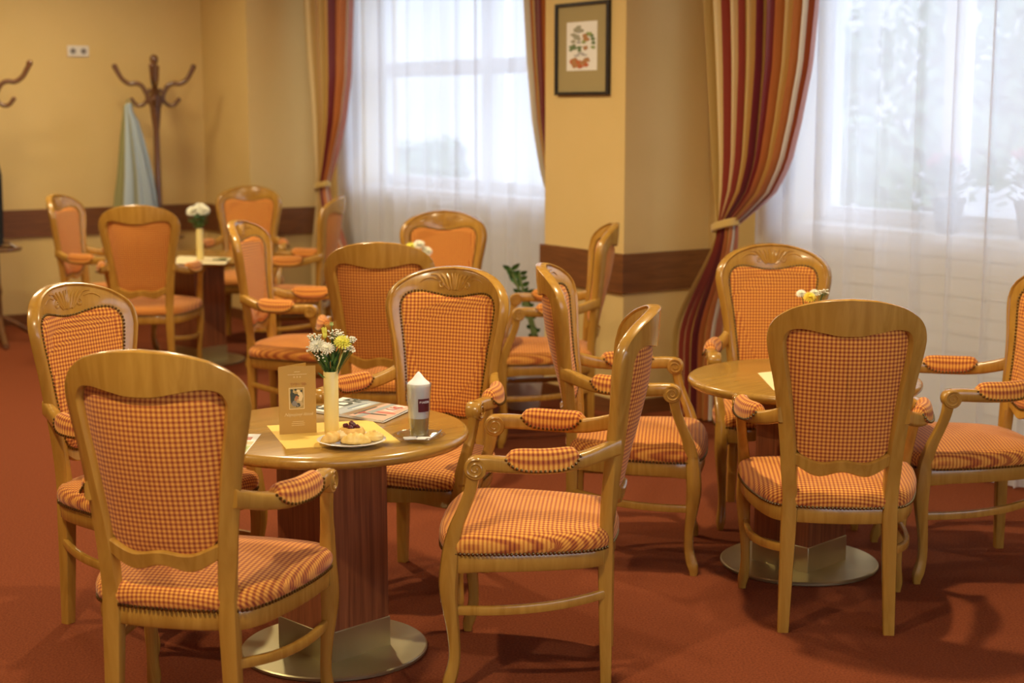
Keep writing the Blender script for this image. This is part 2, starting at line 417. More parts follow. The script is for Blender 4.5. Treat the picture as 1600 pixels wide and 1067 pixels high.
# drape on the other side of window 1, swept behind the pillar
drape('drape', .28, [(824, 0), (829, 90), (838, 190), (852, 275), (866, 330)],
      [(880, 0), (880, 120), (878, 200), (880, 280), (882, 330)], None,
      'narrow rust striped drape hanging just left of the framed picture', 5, .030, (to_uz(862, 330, .28)[0], to_uz(890, 330, .28)[0]), flip=True, seed=12)
m = MB(); m.tube([W(UE+.7, .2, 2.66), W(UL-.02, .2, 2.66)], .014, 10); tag(m.build('curtain_rail', W_RACK), 'wooden curtain pole above the left window', 'curtain rail')
m = MB(); m.tube([W(.03, .2, 2.66), W(U2-PW-.02, .2, 2.66)], .014, 10); tag(m.build('curtain_rail', W_RACK), 'wooden curtain pole above the right window', 'curtain rail')

# ------------------------------------------------------------------ armchair
YS = [(0, -.207), (.2, -.204), (.36, -.203), (.46, -.207), (.56, -.214), (.66, -.226), (.75, -.236), (.82, -.242), (.88, -.246), (.94, -.250), (1.02, -.256)]
def ys(z):
    e = .03; return (interp(YS, z-e)+interp(YS, z)+interp(YS, z+e))/3
def back_pt(x, z, d):
    k = min(max((z-.46)/.42, 0), 1); k = k*k*(3-2*k); c = .030*min(max((z-.40)/.1, 0), 1)+.042*k
    xs = interp([(.45, .147), (.63, .160), (.75, .172), (.9, .196)], z)
    y0 = ys(z)-c*(1-(x/xs)**2); dydx = 2*c*x/xs**2
    n = Vector((-dydx, 1, 0)).normalized()
    return Vector((x, y0, z))+n*d
OUT = [(.167, .33), (.167, .45), (.172, .55), (.179, .63), (.192, .74), (.208, .82), (.2165, .868), (.2175, .895), (.2120, .922), (.1975, .947), (.174, .968), (.138, .988), (.073, 1.006), (0, 1.012)]
INN = [(.124, .33), (.124, .45), (.130, .55), (.138, .63), (.152, .74), (.165, .82), (.1715, .87), (.171, .888), (.163, .908), (.146, .918), (.116, .920), (.070, .912), (.032, .9045), (0, .903)]
def half(tab, n):
    return spline([(x, 0, z) for x, z in tab], n)
NB = 44
OH, IH = half(OUT, NB), half(INN, NB)
def mirror(H): return [Vector((-p.x, 0, p.z)) for p in H]+[p for p in reversed(H)][1:]
# order: left bottom -> top -> right bottom
OL, IL = mirror(OH), mirror(IH)
def rail_top(x): return .527+.005*cos(2*pi*x/.135)+.016*abs(x/.128)**3
def panel_outline(off, n=120):
    """closed outline of the upholstery opening, pushed outwards by off"""
    pts = [p for p in IL if p.z > .55]
    k = 17; bot = []
    xl, xr = pts[0].x, pts[-1].x
    for i in range(1, k):
        x = xr+(xl-xr)*i/k; bot.append(Vector((x, 0, rail_top(x))))
    P = resample(pts+bot, n, True); Q = []
    for i in range(n):
        t = (P[(i+1) % n]-P[i-1]).normalized(); nn = Vector((-t.z, 0, t.x)); Q.append(P[i]+nn*off)
    # traversed left-bottom, up and over to the right: outward is to the left of travel
    return Q
def dome(mb, outline, d0, h, sgn=1, nr=9):
    n = len(outline); c = Vector((0, 0, .735)); rows = []; uv = []
    for j in range(nr+1):
        k = j/nr; k2 = 1-(1-k)**1.0
        row = []; ur = []
        for p in outline:
            q = p.lerp(Vector((p.x*.0, 0, min(max(p.z, .62), .84))), k2*.985)
            e = min(k*3.2, 1); hh = h*sqrt(max(0, 1-(1-e)**2))
            row.append(back_pt(q.x, q.z, sgn*(d0+hh))); ur.append((q.x, q.z))
        rows.append(row); uv.append(ur)
    mb.loft(rows, True, uv=uv)
def nails(mb, pts, nrm, step=.0112, r=.0046):
    P = resample(pts, max(2, int(sum((b-a).length for a, b in zip(pts, pts[1:]))/step)))
    for p in P: mb.ball(p, r, 6, 4)

def make_chair():
    root = empty('armchair')
    # frame of the back
    prof = [(0, -.011), (0, .007), (.03, .0125), (.10, .0155), (.19, .0145), (.25, .0110), (.30, .0120), (.7, .0125), (.93, .012), (1, .008), (1, -.010), (.94, -.0145), (.5, -.0165), (.08, -.0155)]
    rings = []
    for o_, i_ in zip(OL, IL):
        ring = []
        for s, d in prof:
            w = max((o_-i_).length, .001); ss = s
            if s < .5 and w > .05: ss = s*.043/w
            if s in (.93, .94) and w > .05: ss = 1-(1-s)*.043/w
            q = o_.lerp(i_, ss); ring.append(back_pt(q.x, q.z, d*1.12))
        rings.append(ring)
    m = MB(); m.loft(rings); frame = m.build('back_frame', W_CHAIR, root, angle=50)
    # carved shell on the crest, front side
    m = MB()
    def rel(pts, r):
        P = spline([(x, z, 0) for x, z in pts], 14)
        m.tube([back_pt(p.x, p.y, .0135) for p in P], [r*(.55+.45*sin(pi*min(1, .12+k/13*.88))) for k in range(14)], 8)
    for sx in (-1, 1):
        for a in (.006, .018, .031):
            rel([(sx*a*.55, .934), (sx*a*.9, .952), (sx*a*1.15, .970), (sx*(a*1.5+.004), .989-a*.1)], .0062)
        rel([(sx*.019, .932), (sx*.035, .947), (sx*.049, .967), (sx*.066, .982), (sx*.088, .983)], .0048)
        vol = [(sx*(.048+.0125*cos(t)*(1-i/22)), .949+.0125*sin(t)*(1-i/22)) for i, t in enumerate([(2.4-.5*k)*1 for k in range(18)])]
        rel([(sx*.062, .975)]+[(sx*abs(x_), z_) for x_, z_ in vol], .0042)
        rel([(sx*.066, .967), (sx*.085, .973), (sx*.105, .970), (sx*.122, .958)], .0036)
    rel([(0, .932), (0, .95), (0, .97), (0, .990)], .0062)
    m.build('carving', W_CHAIR, frame)
    # lower cross rail of the back
    rings = []
    for i in range(25):
        x = -.134+.268*i/24; zt = rail_top(x); zb = zt-.040+.004*cos(2*pi*x/.15)
        rings.append([back_pt(x, z, d) for z, d in ((zt-.003, .011), (zt, .006), (zt, -.008), (zt-.004, -.0135), (zb+.004, -.0135), (zb, -.008), (zb, .007), (zb+.003, .011))])
    m = MB(); m.loft(rings); m.build('back_rail', W_CHAIR, root)
    # upholstery
    m = MB(); dome(m, panel_outline(.0075), .011, .017); back = m.build('backrest', FAB, root, angle=80)
    m = MB(); ol = panel_outline(.0085, 160); nails(m, [back_pt(p.x, p.z, .0145) for p in ol+[ol[0]]], None); m.build('nail_trim', NAIL, back)
    m = MB(); dome(m, panel_outline(.002), -.002, .006, -1, 5); m.build('back_cover', FAB, root, angle=80)
    # seat
    S = [(0, .245), (.10, .242), (.19, .230), (.240, .210), (.261, .180), (.262, .11), (.250, .01), (.224, -.105), (.195, -.175), (.165, -.203), (.12, -.216), (.06, -.225), (0, -.228)]
    H = spline([(x, y, 0) for x, y in S], 40); loop = resample([Vector((p.x, p.y, 0)) for p in H]+[Vector((-p.x, p.y, 0)) for p in reversed(H)][1:-1], 96, True)
    def off(loop, d):
        n = len(loop); out = []
        for i in range(n):
            t = (loop[(i+1) % n]-loop[i-1]).normalized(); out.append(loop[i]+Vector((t.y, -t.x, 0))*(-d))
        return out
    rings = []
    for d, z in ((-.022, .385), (-.002, .385), (0, .382), (0, .340), (-.003, .336), (-.022, .336)):
        ring = []
        for p in off(loop, d):
            f = min(max((p.y-.12)/.1, 0), 1); zz = z
            if z < .36: zz = z-.014*f*abs(cos(pi*min(abs(p.x)/.235, 1)))**1.5*(1 if abs(p.x) > .12 else .55)+.004*f
            ring.append(Vector((p.x, p.y, zz)))
        rings.append(ring)
    m = MB(); m.grid(rings, closed_u=True, closed_v=True); m.build('seat_rail', W_CHAIR, root)
    rows = []; uv = []; ccen = Vector((0, .01, 0))
    for d, z in ((-.002, .380), (.004, .388), (.0085, .400), (.0085, .412), (.004, .424), (-.006, .434)):
        q = off(loop, d); rows.append([Vector((p.x, p.y, z)) for p in q]); uv.append([(p.x, p.y+(.43-z)*(1 if p.y > 0 else -1)*(0 if abs(p.x) > .24 else 1)) for p in q])
    for j in range(1, 9):
        k = j/8; q = [p.lerp(ccen, k*.97) for p in off(loop, -.006)]
        z = .434+.030*(1-(1-k)**2.2); rows.append([Vector((p.x, p.y, z)) for p in q]); uv.append([(p.x, p.y) for p in q])
    m = MB(); m.loft(rows, True, uv=uv); seat = m.build('seat', FAB, root, angle=80)
    q = off(loop, .005); m = MB(); nails(m, [Vector((p.x, p.y, .385)) for p in q+[q[0]]], None, .0112, .0048); m.build('nail_trim', NAIL, seat)
    # legs, arms
    for sx in (1, -1):
        rings = []
        for k in range(15):
            z = .50*k/14; hx = .0165+.006*min(z/.34, 1); cx = .1545-.009*min(z/.36, 1); hy = .0150+.0055*min(z/.34, 1)
            if z > .37: q = min((z-.37)/.12, 1); hx -= .0050*q; hy -= .0080*q
            rings.append([(sx*x, y, z) for x, y in rrect(cx, ys(z), hx, hy, .35)])
        m = MB(); m.loft(rings); m.build('leg', W_CHAIR, root)
        tab = [(0, .247, .212, .0125), (.012, .247, .212, .0145), (.030, .2455, .208, .0185), (.052, .243, .202, .0185), (.085, .241, .195, .0160), (.12, .241, .1935, .0155), (.17, .243, .197, .0170), (.22, .2465, .203, .0200), (.27, .2495, .208, .0235), (.31, .250, .208, .0255), (.36, .249, .204, .0250), (.40, .249, .200, .0225), (.43, .2505, .194, .020)]
        P = spline([(a[1], a[2], a[0]) for a in tab], 34); Rr = spline([(a[3], 0, 0) for a in tab], 34)
        m = MB(); m.loft([[(sx*x, y, p.z) for x, y in rrect(p.x, p.y, r.x*.92, r.x, .75)] for p, r in zip(P, Rr)]); m.build('leg', W_CHAIR, root)
        # arm post rising from the front leg, leaning back to the scroll
        tab = [(.405, .2500, .199, .021), (.435, .252, .192, .0195), (.47, .256, .181, .018), (.51, .261, .164, .0165), (.55, .266, .149, .0160), (.585, .2695, .141, .0165), (.612, .271, .139, .0175)]
        P = spline([(a[1], a[2], a[0]) for a in tab], 20); Rr = spline([(a[3], 0, 0) for a in tab], 20)
        m = MB(); m.loft([[(sx*x, y, p.z) for x, y in rrect(p.x, p.y, r.x*.95, r.x*1.05, .6)] for p, r in zip(P, Rr)]); m.build('arm_support', W_CHAIR, root)
        # arm
        AP = spline([(.176, -.238, .662), (.190, -.200, .650), (.216, -.150, .636), (.243, -.100, .628), (.262, -.05, .626), (.271, 0, .627), (.2745, .05, .629), (.274, .095, .631), (.272, .135, .630)], 34)
        HW = [.012+.007*min(1, k/9) for k in range(34)]; HH = [.0230-.002*min(1, k/10) for k in range(34)]
        rings = []
        for k, p in enumerate(AP):
            t = (AP[min(k+1, 33)]-AP[max(k-1, 0)]).normalized(); sd = Vector((t.y, -t.x, 0)).normalized()
            rings.append([Vector((sx*q.x, q.y, q.z)) for q in (p+sd*a+Vector((0, 0, b)) for a, b in rrect(0, 0, HW[k], HH[k], .55))])
        m = MB(); m.loft(rings)
        rings = []; cy, cz, rr = .132, .6195, .0300
        for x_, r_ in ((-.0205, .80), (-.0205, .93), (-.018, 1), (.018, 1), (.0205, .93), (.0205, .80)):
            rings.append([Vector((sx*(.272+x_), cy+rr*r_*cos(2*pi*k/24), cz+rr*r_*sin(2*pi*k/24))) for k in range(24)])
        m.loft(rings)
        for side in (-1, 1):
            sp_ = []
            for k in range(30):
                a = 2.0-k*.42; r_ = .0262*(1-k/34); sp_.append(Vector((sx*(.272+side*.0208), cy+r_*cos(a), cz+r_*sin(a))))
            m.tube(sp_, [.0038*(1-.4*k/30) for k in range(30)], 6)
        arm = m.build('arm', W_CHAIR, root, angle=50)
        # arm pad
        Q = [p for p in AP if -.135 < p.y < .058]
        Q = resample(Q, 17); rows = []; uvr = []; nl = {1: [], -1: []}
        for k, p in enumerate(Q):
            s = 2*k/16-1; s = max(-.995, min(.995, s))
            t = (Q[min(k+1, 16)]-Q[max(k-1, 0)]).normalized(); sd = Vector((t.y, -t.x, 0)).normalized()
            w = .0260*(1-.38*abs(s)**8); top = .020+.025*(1-abs(s)**6)**.5; bot = .014-.027*(1-s**4)**.8
            row = []; ur = []
            for j in range(13):
                a = pi*j/12
                x_ = w*cos(a)*(1 if j not in (0, 12) else 1); z_ = bot+(top-bot)*sin(a)**.7 if 0 < j < 12 else bot
                row.append(p+sd*x_+Vector((0, 0, z_))); ur.append((a*.026, p.y))
            for sg, c_ in ((1, 0), (-1, 12)): nl[sg].append(row[c_]+sd*(.0012*sg)+Vector((0, 0, .003)))
            rows.append([Vector((sx*q.x, q.y, q.z)) for q in row]); uvr.append(ur)
        m = MB(); m.loft(rows, True, uv=uvr); m.build('arm_pad', FAB, arm, angle=80)
        m = MB()
        for sg in (1, -1): nails(m, [Vector((sx*q.x, q.y, q.z)) for q in nl[sg]], None, .0112, .0044)
        m.build('nail_trim', NAIL, arm)
        # side stretcher, bowed outwards
        P = spline([(.2425, .200, .225), (.243, .11, .226), (.236, .02, .230), (.218, -.07, .237), (.190, -.145, .246), (.160, -.200, .254)], 18)
        rings = []
        for k, p in enumerate(P):
            t = (P[min(k+1, 17)]-P[max(k-1, 0)]).normalized(); sd = Vector((t.y, -t.x, 0)).normalized()
            rings.append([Vector((sx*q.x, q.y, q.z)) for q in (p+sd*a+Vector((0, 0, b)) for a, b in rrect(0, 0, .0085, .0125, .5))])
        m = MB(); m.loft(rings); m.build('stretcher', W_CHAIR, root)
    return root

CH = [
 ('A', -0.757, 3.690, 11.9, 'armchair nearest the camera at lower left, seen from behind at the table with the pastries'),
 ('G', 0.976, 4.612, 4.7, 'armchair with its back to the camera at the right table, red back in full view'),
 ('C', -0.312, 4.885, 202.8, 'armchair facing the camera behind the tall glass of layered coffee'),
 ('D', -1.086, 4.535, 118.5, 'armchair left of the pastry table, carved crest showing behind the nearest chair'),
 ('B', 0.060, 4.165, -85.4, 'armchair seen side-on right of the pastry table, facing left, whole seat visible'),
 ('E', 0.424, 5.245, 97.0, 'armchair at the left of the right table, seen side-on and facing right'),
 ('F', 1.017, 5.750, 180.4, 'armchair facing the camera behind the right table, in front of the wide striped drape'),
 ('H', 1.523, 5.142, -92.8, 'armchair cut off by the right edge of the photo, facing left to the right table'),
 ('I', -0.531, 6.468, 1.1, 'armchair seen from behind, left of and behind the chair at the coffee glass'),
 ('J', -0.353, 7.731, 179.7, 'armchair facing the camera right in front of the left sheer curtain'),
 ('K', 0.155, 7.174, -91.2, 'armchair seen side-on in front of the pillar with the framed picture'),
 ('L', -0.995, 7.283, 100.6, 'armchair facing right behind the flower vase, between the two back tables'),
 ('M', -2.508, 9.513, 100.0, 'armchair at the far left beneath the coat rack, facing right at the corner table'),
 ('N', -2.079, 8.821, -2.6, 'armchair seen from behind at the corner table below the hanging jacket'),
 ('O', -1.785, 10.288, 179.0, 'armchair facing the camera behind the corner table, against the dark wall rail'),
 ('P', -1.351, 9.380, -85.0, 'armchair facing left at the corner table, beside the left striped drape'),
]
proto = make_chair()
for i, (k, x, y, a, lab) in enumerate(CH):
    o = proto if i == 0 else copy_tree(proto)
    o.location = (x, y, 0); o.rotation_euler = (0, 0, -radians(a))
    tag(o, lab, 'armchair', 'checked armchairs around the round tables')

# ------------------------------------------------------------------ tables
ZT = .648
def make_table():
    root = empty('round_table')
    r = .388
    m = MB(); m.lathe([(.02, ZT-.036), (r-.03, ZT-.036), (r-.010, ZT-.032), (r-.002, ZT-.024), (r, ZT-.016), (r-.002, ZT-.008), (r-.009, ZT-.002), (r-.018, ZT), (.02, ZT)], 96)
    m.build('tabletop', W_TOP, root, angle=50)
    m = MB(); m.box((0, 0, .335), (.222, .222, .56)); m.build('pedestal', W_PED, root, bevel=.003)
    m = MB(); m.box((0, 0, .055), (.228, .228, .088)); m.build('plinth', BRASS, root, bevel=.002)
    m = MB(); m.lathe([(.02, 0), (.262, 0), (.266, .003), (.266, .010), (.262, .013), (.02, .013)], 96); m.build('base_plate', BRASS, root, angle=30)
    m = MB(); m.box((0, 0, ZT-.05), (.34, .34, .028)); m.build('mounting_block', W_PED, root, bevel=.003)
    return root
TB_ = [(-.510, 4.267, 45, 'round wooden table with the pastry plate, menu card and coffee glass'),
       (.980, 5.114, 45, 'round wooden table at the right, with a bare corner of pale napkin on it'),
       (-.43, 7.13, 48, 'round wooden table mostly hidden behind the middle chairs, near the left window'),
       (-1.91, 9.38, 48, 'round wooden table in the far left corner below the coat rack')]
tp = make_table()
for i, (x, y, a, lab) in enumerate(TB_):
    o = tp if i == 0 else copy_tree(tp)
    o.location = (x, y, 0); o.rotation_euler = (0, 0, radians(a)); tag(o, lab, 'table', 'round pedestal tables')

# ------------------------------------------------------------------ on the near table
def T(px, py, dz=0): p = on_z(px, py, ZT+dz); return p
def slab(name, pts, th, m, z=ZT, parent=None, smooth=False):
    mb = MB(); n = len(pts)
    mb.loft([[Vector((p.x, p.y, z)) for p in pts], [Vector((p.x, p.y, z+th)) for p in pts]]); return mb.build(name, m, parent, smooth)
# yellow napkin
nk = [T(417, 665.5), T(447, 701.5), T(626, 691)]
nk.append(nk[0]+(nk[2]-nk[1])*.97)
tag(slab('napkin', nk, .0012, NAPK), 'yellow paper napkin under the menu card and pastry plate', 'napkin')
# menu card: two leaves meeting at a fold on the left
mz = ZT+.0013
f0 = on_z(437, 679, mz); f1 = on_z(494.8, 675.3, mz)
mroot = empty('menu_card', f0); tag(mroot, 'standing gold folded menu card with a small photo on its front', 'menu card')
du = Vector((f1.x-f0.x, f1.y-f0.y, 0)); MWD = du.length; du.normalize(); dn = Vector((-du.y, du.x, 0)); MH = .188
def leaf(angle, name, wd):
    d = (du*cos(angle)+dn*sin(angle)); nn = Vector((-d.y, d.x, 0))
    mb = MB(); mb.loft([[Vector((0, 0, z)), d*wd+Vector((0, 0, z)), d*wd+nn*.0008+Vector((0, 0, z)), nn*.0008+Vector((0, 0, z))] for z in (0, MH)])
    return mb.build(name, MENUM, mroot, False)
front = leaf(0, 'front_cover', MWD); leaf(radians(33), 'back_cover', MWD)
Mrot = Matrix((du, Vector((0, 0, 1)), -dn)).transposed().to_4x4()   # text plane: x along the card, y up, facing the camera
def mface(mb, x0, x1, z0, z1, d, mi=0):
    mb.quad([du*x0-dn*d+Vector((0, 0, z0)), du*x1-dn*d+Vector((0, 0, z0)), du*x1-dn*d+Vector((0, 0, z1)), du*x0-dn*d+Vector((0, 0, z1))], None, mi)
mb = MB(); x0, x1, z0, z1 = MWD*.29, MWD*.665, MH*.375, MH*.675
mface(mb, x0-.002, x1+.002, z0-.002, z1+.002, .0004, 0); mface(mb, x0, x1, z0, z1, .0006, 1)
def blob(mb, cx, cz, rx, rz, d, mi, n=14, sd=0, jit=.15):
    r_ = random.Random(sd+int(cx*1e4)); mb.quad([du*(cx+rx*(1+r_.uniform(-jit, jit))*cos(2*pi*k/n))-dn*d+Vector((0, 0, cz+rz*(1+r_.uniform(-jit, jit))*sin(2*pi*k/n))) for k in range(n)], None, mi)
wx, wz = x1-x0, z1-z0
for cx, cz, rx, rz, mi in ((.2, .55, .17, .40, 2), (.62, .22, .35, .19, 4), (.75, .58, .2, .26, 3), (.45, .62, .23, .12, 2), (.50, .50, .15, .13, 5), (.56, .40, .08, .08, 4), (.58, .16, .2, .11, 2), (.56, .14, .07, .05, 6), (.3, .85, .1, .08, 4), (.62, .86, .14, .07, 3), (.84, .86, .08, .06, 2), (.16, .9, .1, .07, 2), (.42, .93, .09, .05, 2), (.34, .25, .2, .16, 6)):
    blob(mb, x0+cx*wx, z0+cz*wz, rx*wx*.95, rz*wz*.95, .0007+.00003*len(mb.f), mi)
mb.build('cover_photo', [GILT, mat('photo_ochre', (.42, .28, .07), .5), DARKINK, GILT, mat('photo_tan', (.55, .38, .14), .5), RUST, mat('photo_grey', (.25, .22, .16), .5)], front, False)
def text(name, s, size, loc, rot, m, parent=None, shear=0, ext=.0001, align='CENTER', bold=0):
    cu = bpy.data.curves.new(name, 'FONT'); cu.body = s; cu.size = size; cu.align_x = align; cu.align_y = 'CENTER'; cu.extrude = ext; cu.shear = shear; cu.offset = bold; cu.materials.append(m)
    o = bpy.data.objects.new(name, cu); C.objects.link(o)
    dg = bpy.context.evaluated_depsgraph_get(); me = bpy.data.meshes.new_from_object(o.evaluated_get(dg)); bpy.data.objects.remove(o)
    o = bpy.data.objects.new(name, me); C.objects.link(o)
    if parent: o.parent = parent
    M = rot.to_4x4() if not isinstance(rot, Matrix) or len(rot) == 3 else rot
    o.matrix_local = Matrix.Translation(loc) @ M
    return o
def mtext(s, size, x, z, m, **k): return text('lettering', s, size, du*(x*MWD)-dn*.0005+Vector((0, 0, z*MH)), Mrot, m, front, **k)
mtext('* * *', .012, .5, .830, GILT)
mtext('Nápojový lístok', .0125, .52, .285, GILT, shear=.5)
mb = MB()
for z_, a_, b_ in ((.915, .42, .58), (.876, .25, .76), (.175, .36, .66), (.148, .33, .68), (.120, .33, .68)):
    x = a_
    while x < b_:
        w_ = R.uniform(.012, .03); mface(mb, x*MWD, min(x+w_, b_)*MWD, z_*MH, z_*MH+.0016, .0004); x += w_+.008
mb.build('fine_print', GILT, front, False)
mb = MB()   # the faded script line above the photo, not legible
for a_, b_ in ((.32, .55), (.62, .74)):
    mb.tube([du*((a_+(b_-a_)*k/60)*MWD+.0014*sin(k*.9+1))-dn*.0006+Vector((0, 0, MH*.735+.0036*sin(k*.62)*(1+.5*sin(k*.21)))) for k in range(61)], .00025, 4)
mb.build('script_line', RUST, front)

# vase and flowers
def vase(loc, h, r, label, m=VASEM, cat='vase'):
    mb = MB(); mb.lathe([(.004, .0), (r*.96, 0), (r, .003), (r, h-.002), (r-.001, h), (r-.003, h), (r-.0035, h-.03), (r-.004, .006), (.004, .005)], 40)
    o = mb.build('bud_vase', m, None, angle=50); o.location = loc; tag(o, label, cat, 'slim cream bud vases'); return o
def petals(mb, c, n, ln, wd, tilt, axis, mi, base=.1, cup=.2, sd=0):
    ax = Vector(axis).normalized(); a = ax.orthogonal().normalized(); b = ax.cross(a)
    for k in range(n):
        t = 2*pi*(k+.5*sd)/n; d = a*cos(t)+b*sin(t); d = (d*cos(tilt)+ax*sin(tilt)); s_ = ax.cross(d).normalized(); nn = d.cross(s_)
        c0 = Vector(c)+d*ln*base
        ps = [(0, .35), (.5, 1), (.85, .8), (1, .15)]
        rows = [[c0+d*ln*q-s_*wd*w_*.5+nn*cup*ln*q*q*-.3, c0+d*ln*q+nn*(cup*ln*q*q*-.3-.12*wd), c0+d*ln*q+s_*wd*w_*.5+nn*cup*ln*q*q*-.3] for q, w_ in ps]
        mb.grid(rows, mi=mi)
def flower(base, head, kind, label, group, r=.018, leaves=2, name=None):
    base = Vector(base); h = Vector(head)-base
    root = empty(name or kind, base); tag(root, label, 'flower', group)
    mid = Vector((h.x*.35, h.y*.35, h.z*.55)); mb = MB(); P = spline([(0, 0, 0), mid, h], 10); mb.tube(P, .0013, 6); mb.build('stem', STEMG, root)
    ax = (P[-1]-P[-2]).normalized()
    mb = MB()
    if kind == 'chrysanthemum':
        ax = (ax+Vector((0, -.7, .25))).normalized()
        mb.ball(h, r*.34, 8, 6)
        for j, (n, l, tl) in enumerate(((16, 1, .05), (15, .95, .3), (13, .85, .6), (11, .7, .9), (8, .5, 1.2))): petals(mb, h, n, r*l, r*.26, tl, ax, 0, .15, .5, j)
        mb.build('blossom', LIME if 'yellow' in label.split(' ')[0] else (IVORY if label.split(' ')[0] in ('ivory', 'white', 'pale') else GOLDP), root)
    elif kind == 'yellow_bud':
        for j, (n, l) in enumerate(((5, 1.9), (5, 1.7), (4, 1.4))): petals(mb, h-ax*r*.5, n, r*l, r*.9, 1.22+.07*j, ax, 0, .1, -.5, j)
        mb.ball(h, r*.5, 10, 8, (1, 1, 1.5)); mb.build('blossom', LIME, root)
    elif kind == 'green_bud':
        mb.ball(h, r*.45, 8, 6, (1, 1, .8)); petals(mb, h, 7, r*.7, r*.3, .9, ax, 0, 0, 0); mb.build('blossom', mat('bud_green', (.40, .48, .14), .6), root)
    elif kind == 'gypsophila':
        st = MB(); n = leaves
        for k in range(n):
            a = R.uniform(0, 2*pi); e = r*sqrt(R.uniform(.1, 1)); q = h+Vector((e*cos(a), e*sin(a)*.7, R.uniform(-.45, .6)*r))
            j = P[int(R.uniform(4, 9))]; st.tube(spline([j, (j+q)/2+Vector((0, 0, .004)), q], 5), .0004, 4)
            rr = R.uniform(.0017, .0029); mb.ball(q, rr, 6, 5, (1.15, 1.15, .85))
            for t in range(3): mb.ball(q+Vector((R.uniform(-1, 1), R.uniform(-1, 1), R.uniform(-.4, .6)))*rr*.9, rr*.55, 5, 4)
        st.build('twigs', STEMG, root); mb.build('blossoms', IVORY, root); root['category'] = 'flower'; return root
    for k in range(leaves):
        lf = MB(); j = P[3+k % 4]; a = R.uniform(0, 6.28); d = Vector((cos(a), sin(a), .9)).normalized(); s_ = d.cross(Vector((0, 0, 1))).normalized(); ln = .032
        lf.grid([[j+d*ln*q-s_*.006*w_, j+d*ln*q+Vector((0, 0, .001)), j+d*ln*q+s_*.006*w_] for q, w_ in ((0, .1), (.3, .9), (.6, 1), (.85, .6), (1, .05))]); lf.build('leaf', GREEN, root)
    return root
vp = T(518.5, 676); VH = .172
vase((vp.x, vp.y, ZT+.0013), VH, .0205, 'cream cylinder vase of white and yellow flowers beside the menu card')
def bq(px, py, dy=0):   # a point of the bouquet near the vase's axis
    return on_plane(px, py, (0, vp.y+dy, 0), Vector((0, 1, 0)))
vb = Vector((vp.x, vp.y, ZT+.09)); g = 'flowers in the vase beside the menu card'
flower(vb+Vector((.006, -.004, 0)), bq(535.5, 535, -.012), 'chrysanthemum', 'yellow chrysanthemum in full bloom at the right of the near bouquet', g, .0225)
flower(vb+Vector((-.004, -.004, 0)), bq(512, 544, -.022), 'chrysanthemum', 'pale cream chrysanthemum low in the middle of the near bouquet', g, .0185)
flower(vb+Vector((-.008, 0, 0)), bq(496, 540, -.012), 'chrysanthemum', 'white spiky chrysanthemum at the left of the near bouquet', g, .0225)
flower(vb+Vector((.0, .004, 0)), bq(507.5, 523, 0), 'yellow_bud', 'yellow half-closed bud standing up in the near bouquet', g, .0135)
flower(vb+Vector((.004, .006, 0)), bq(518, 507, .01), 'green_bud', 'small green bud topmost in the near bouquet', g, .013, 1)
for k, (px, py, dy, r_, n, lab) in enumerate(((491, 529, .0, .020, 60, 'at the upper left'), (525, 523, .012, .022, 64, 'in the upper middle'), (548, 531, .0, .016, 44, 'at the far right'), (546, 546, -.012, .018, 50, 'below the yellow bloom at right'), (503, 558, -.014, .020, 26, 'drooping low over the menu card'), (486, 546, -.004, .013, 30, 'at the far left'))):
    flower(vb+Vector((.003*k-.006, .003, 0)), bq(px, py, dy), 'gypsophila', 'sprig of tiny white baby\'s breath '+lab+' of the near bouquet' if 'over' not in lab and 'below' not in lab else 'sprig of tiny white baby\'s breath '+lab, g, r_, n, 'gypsophila_sprig')
root = empty('fern_sprig', vb); tag(root, 'dark green leafy filler between the vase rim and the near blooms', 'foliage', g)
mb = MB()
for k in range(130):
    a = R.uniform(0, 6.28); e = R.uniform(.1, 1); z = R.uniform(.066, .120); rad = (.010+.014*(z-.06)/.05)*e
    p = Vector((rad*cos(a), rad*sin(a), z)); d = Vector((cos(a)*.45, sin(a)*.45, 1)).normalized(); s_ = d.cross(Vector((sin(a*3), cos(a*3), .2))).normalized(); ln = R.uniform(.018, .034)
    mb.grid([[p+d*ln*q-s_*.0035*w_, p+d*ln*q+s_*.0035*w_] for q, w_ in ((0, .2), (.35, 1), (.7, .8), (1, .05))])
for k in range(9):
    a = 2*pi*k/9; mb.tube([(.007*cos(a), .007*sin(a), -.05), (.010*cos(a), .010*sin(a), .07), (.022*cos(a), .022*sin(a), .115)], .0011, 5)
mb.build('leaves', GREEN, root, False)
mb = MB(); mb.grid([[bq(x, y, -.012)+Vector((-w_, 0, 0))-vb, bq(x, y, -.014)+Vector((w_, 0, .001))-vb] for x, y, w_ in ((524, 584, .001), (529, 570, .002), (534, 556, .0022), (537, 548, .001))]); mb.build('blade', mat('blade_lime', (.52, .50, .14), .6), root, False)

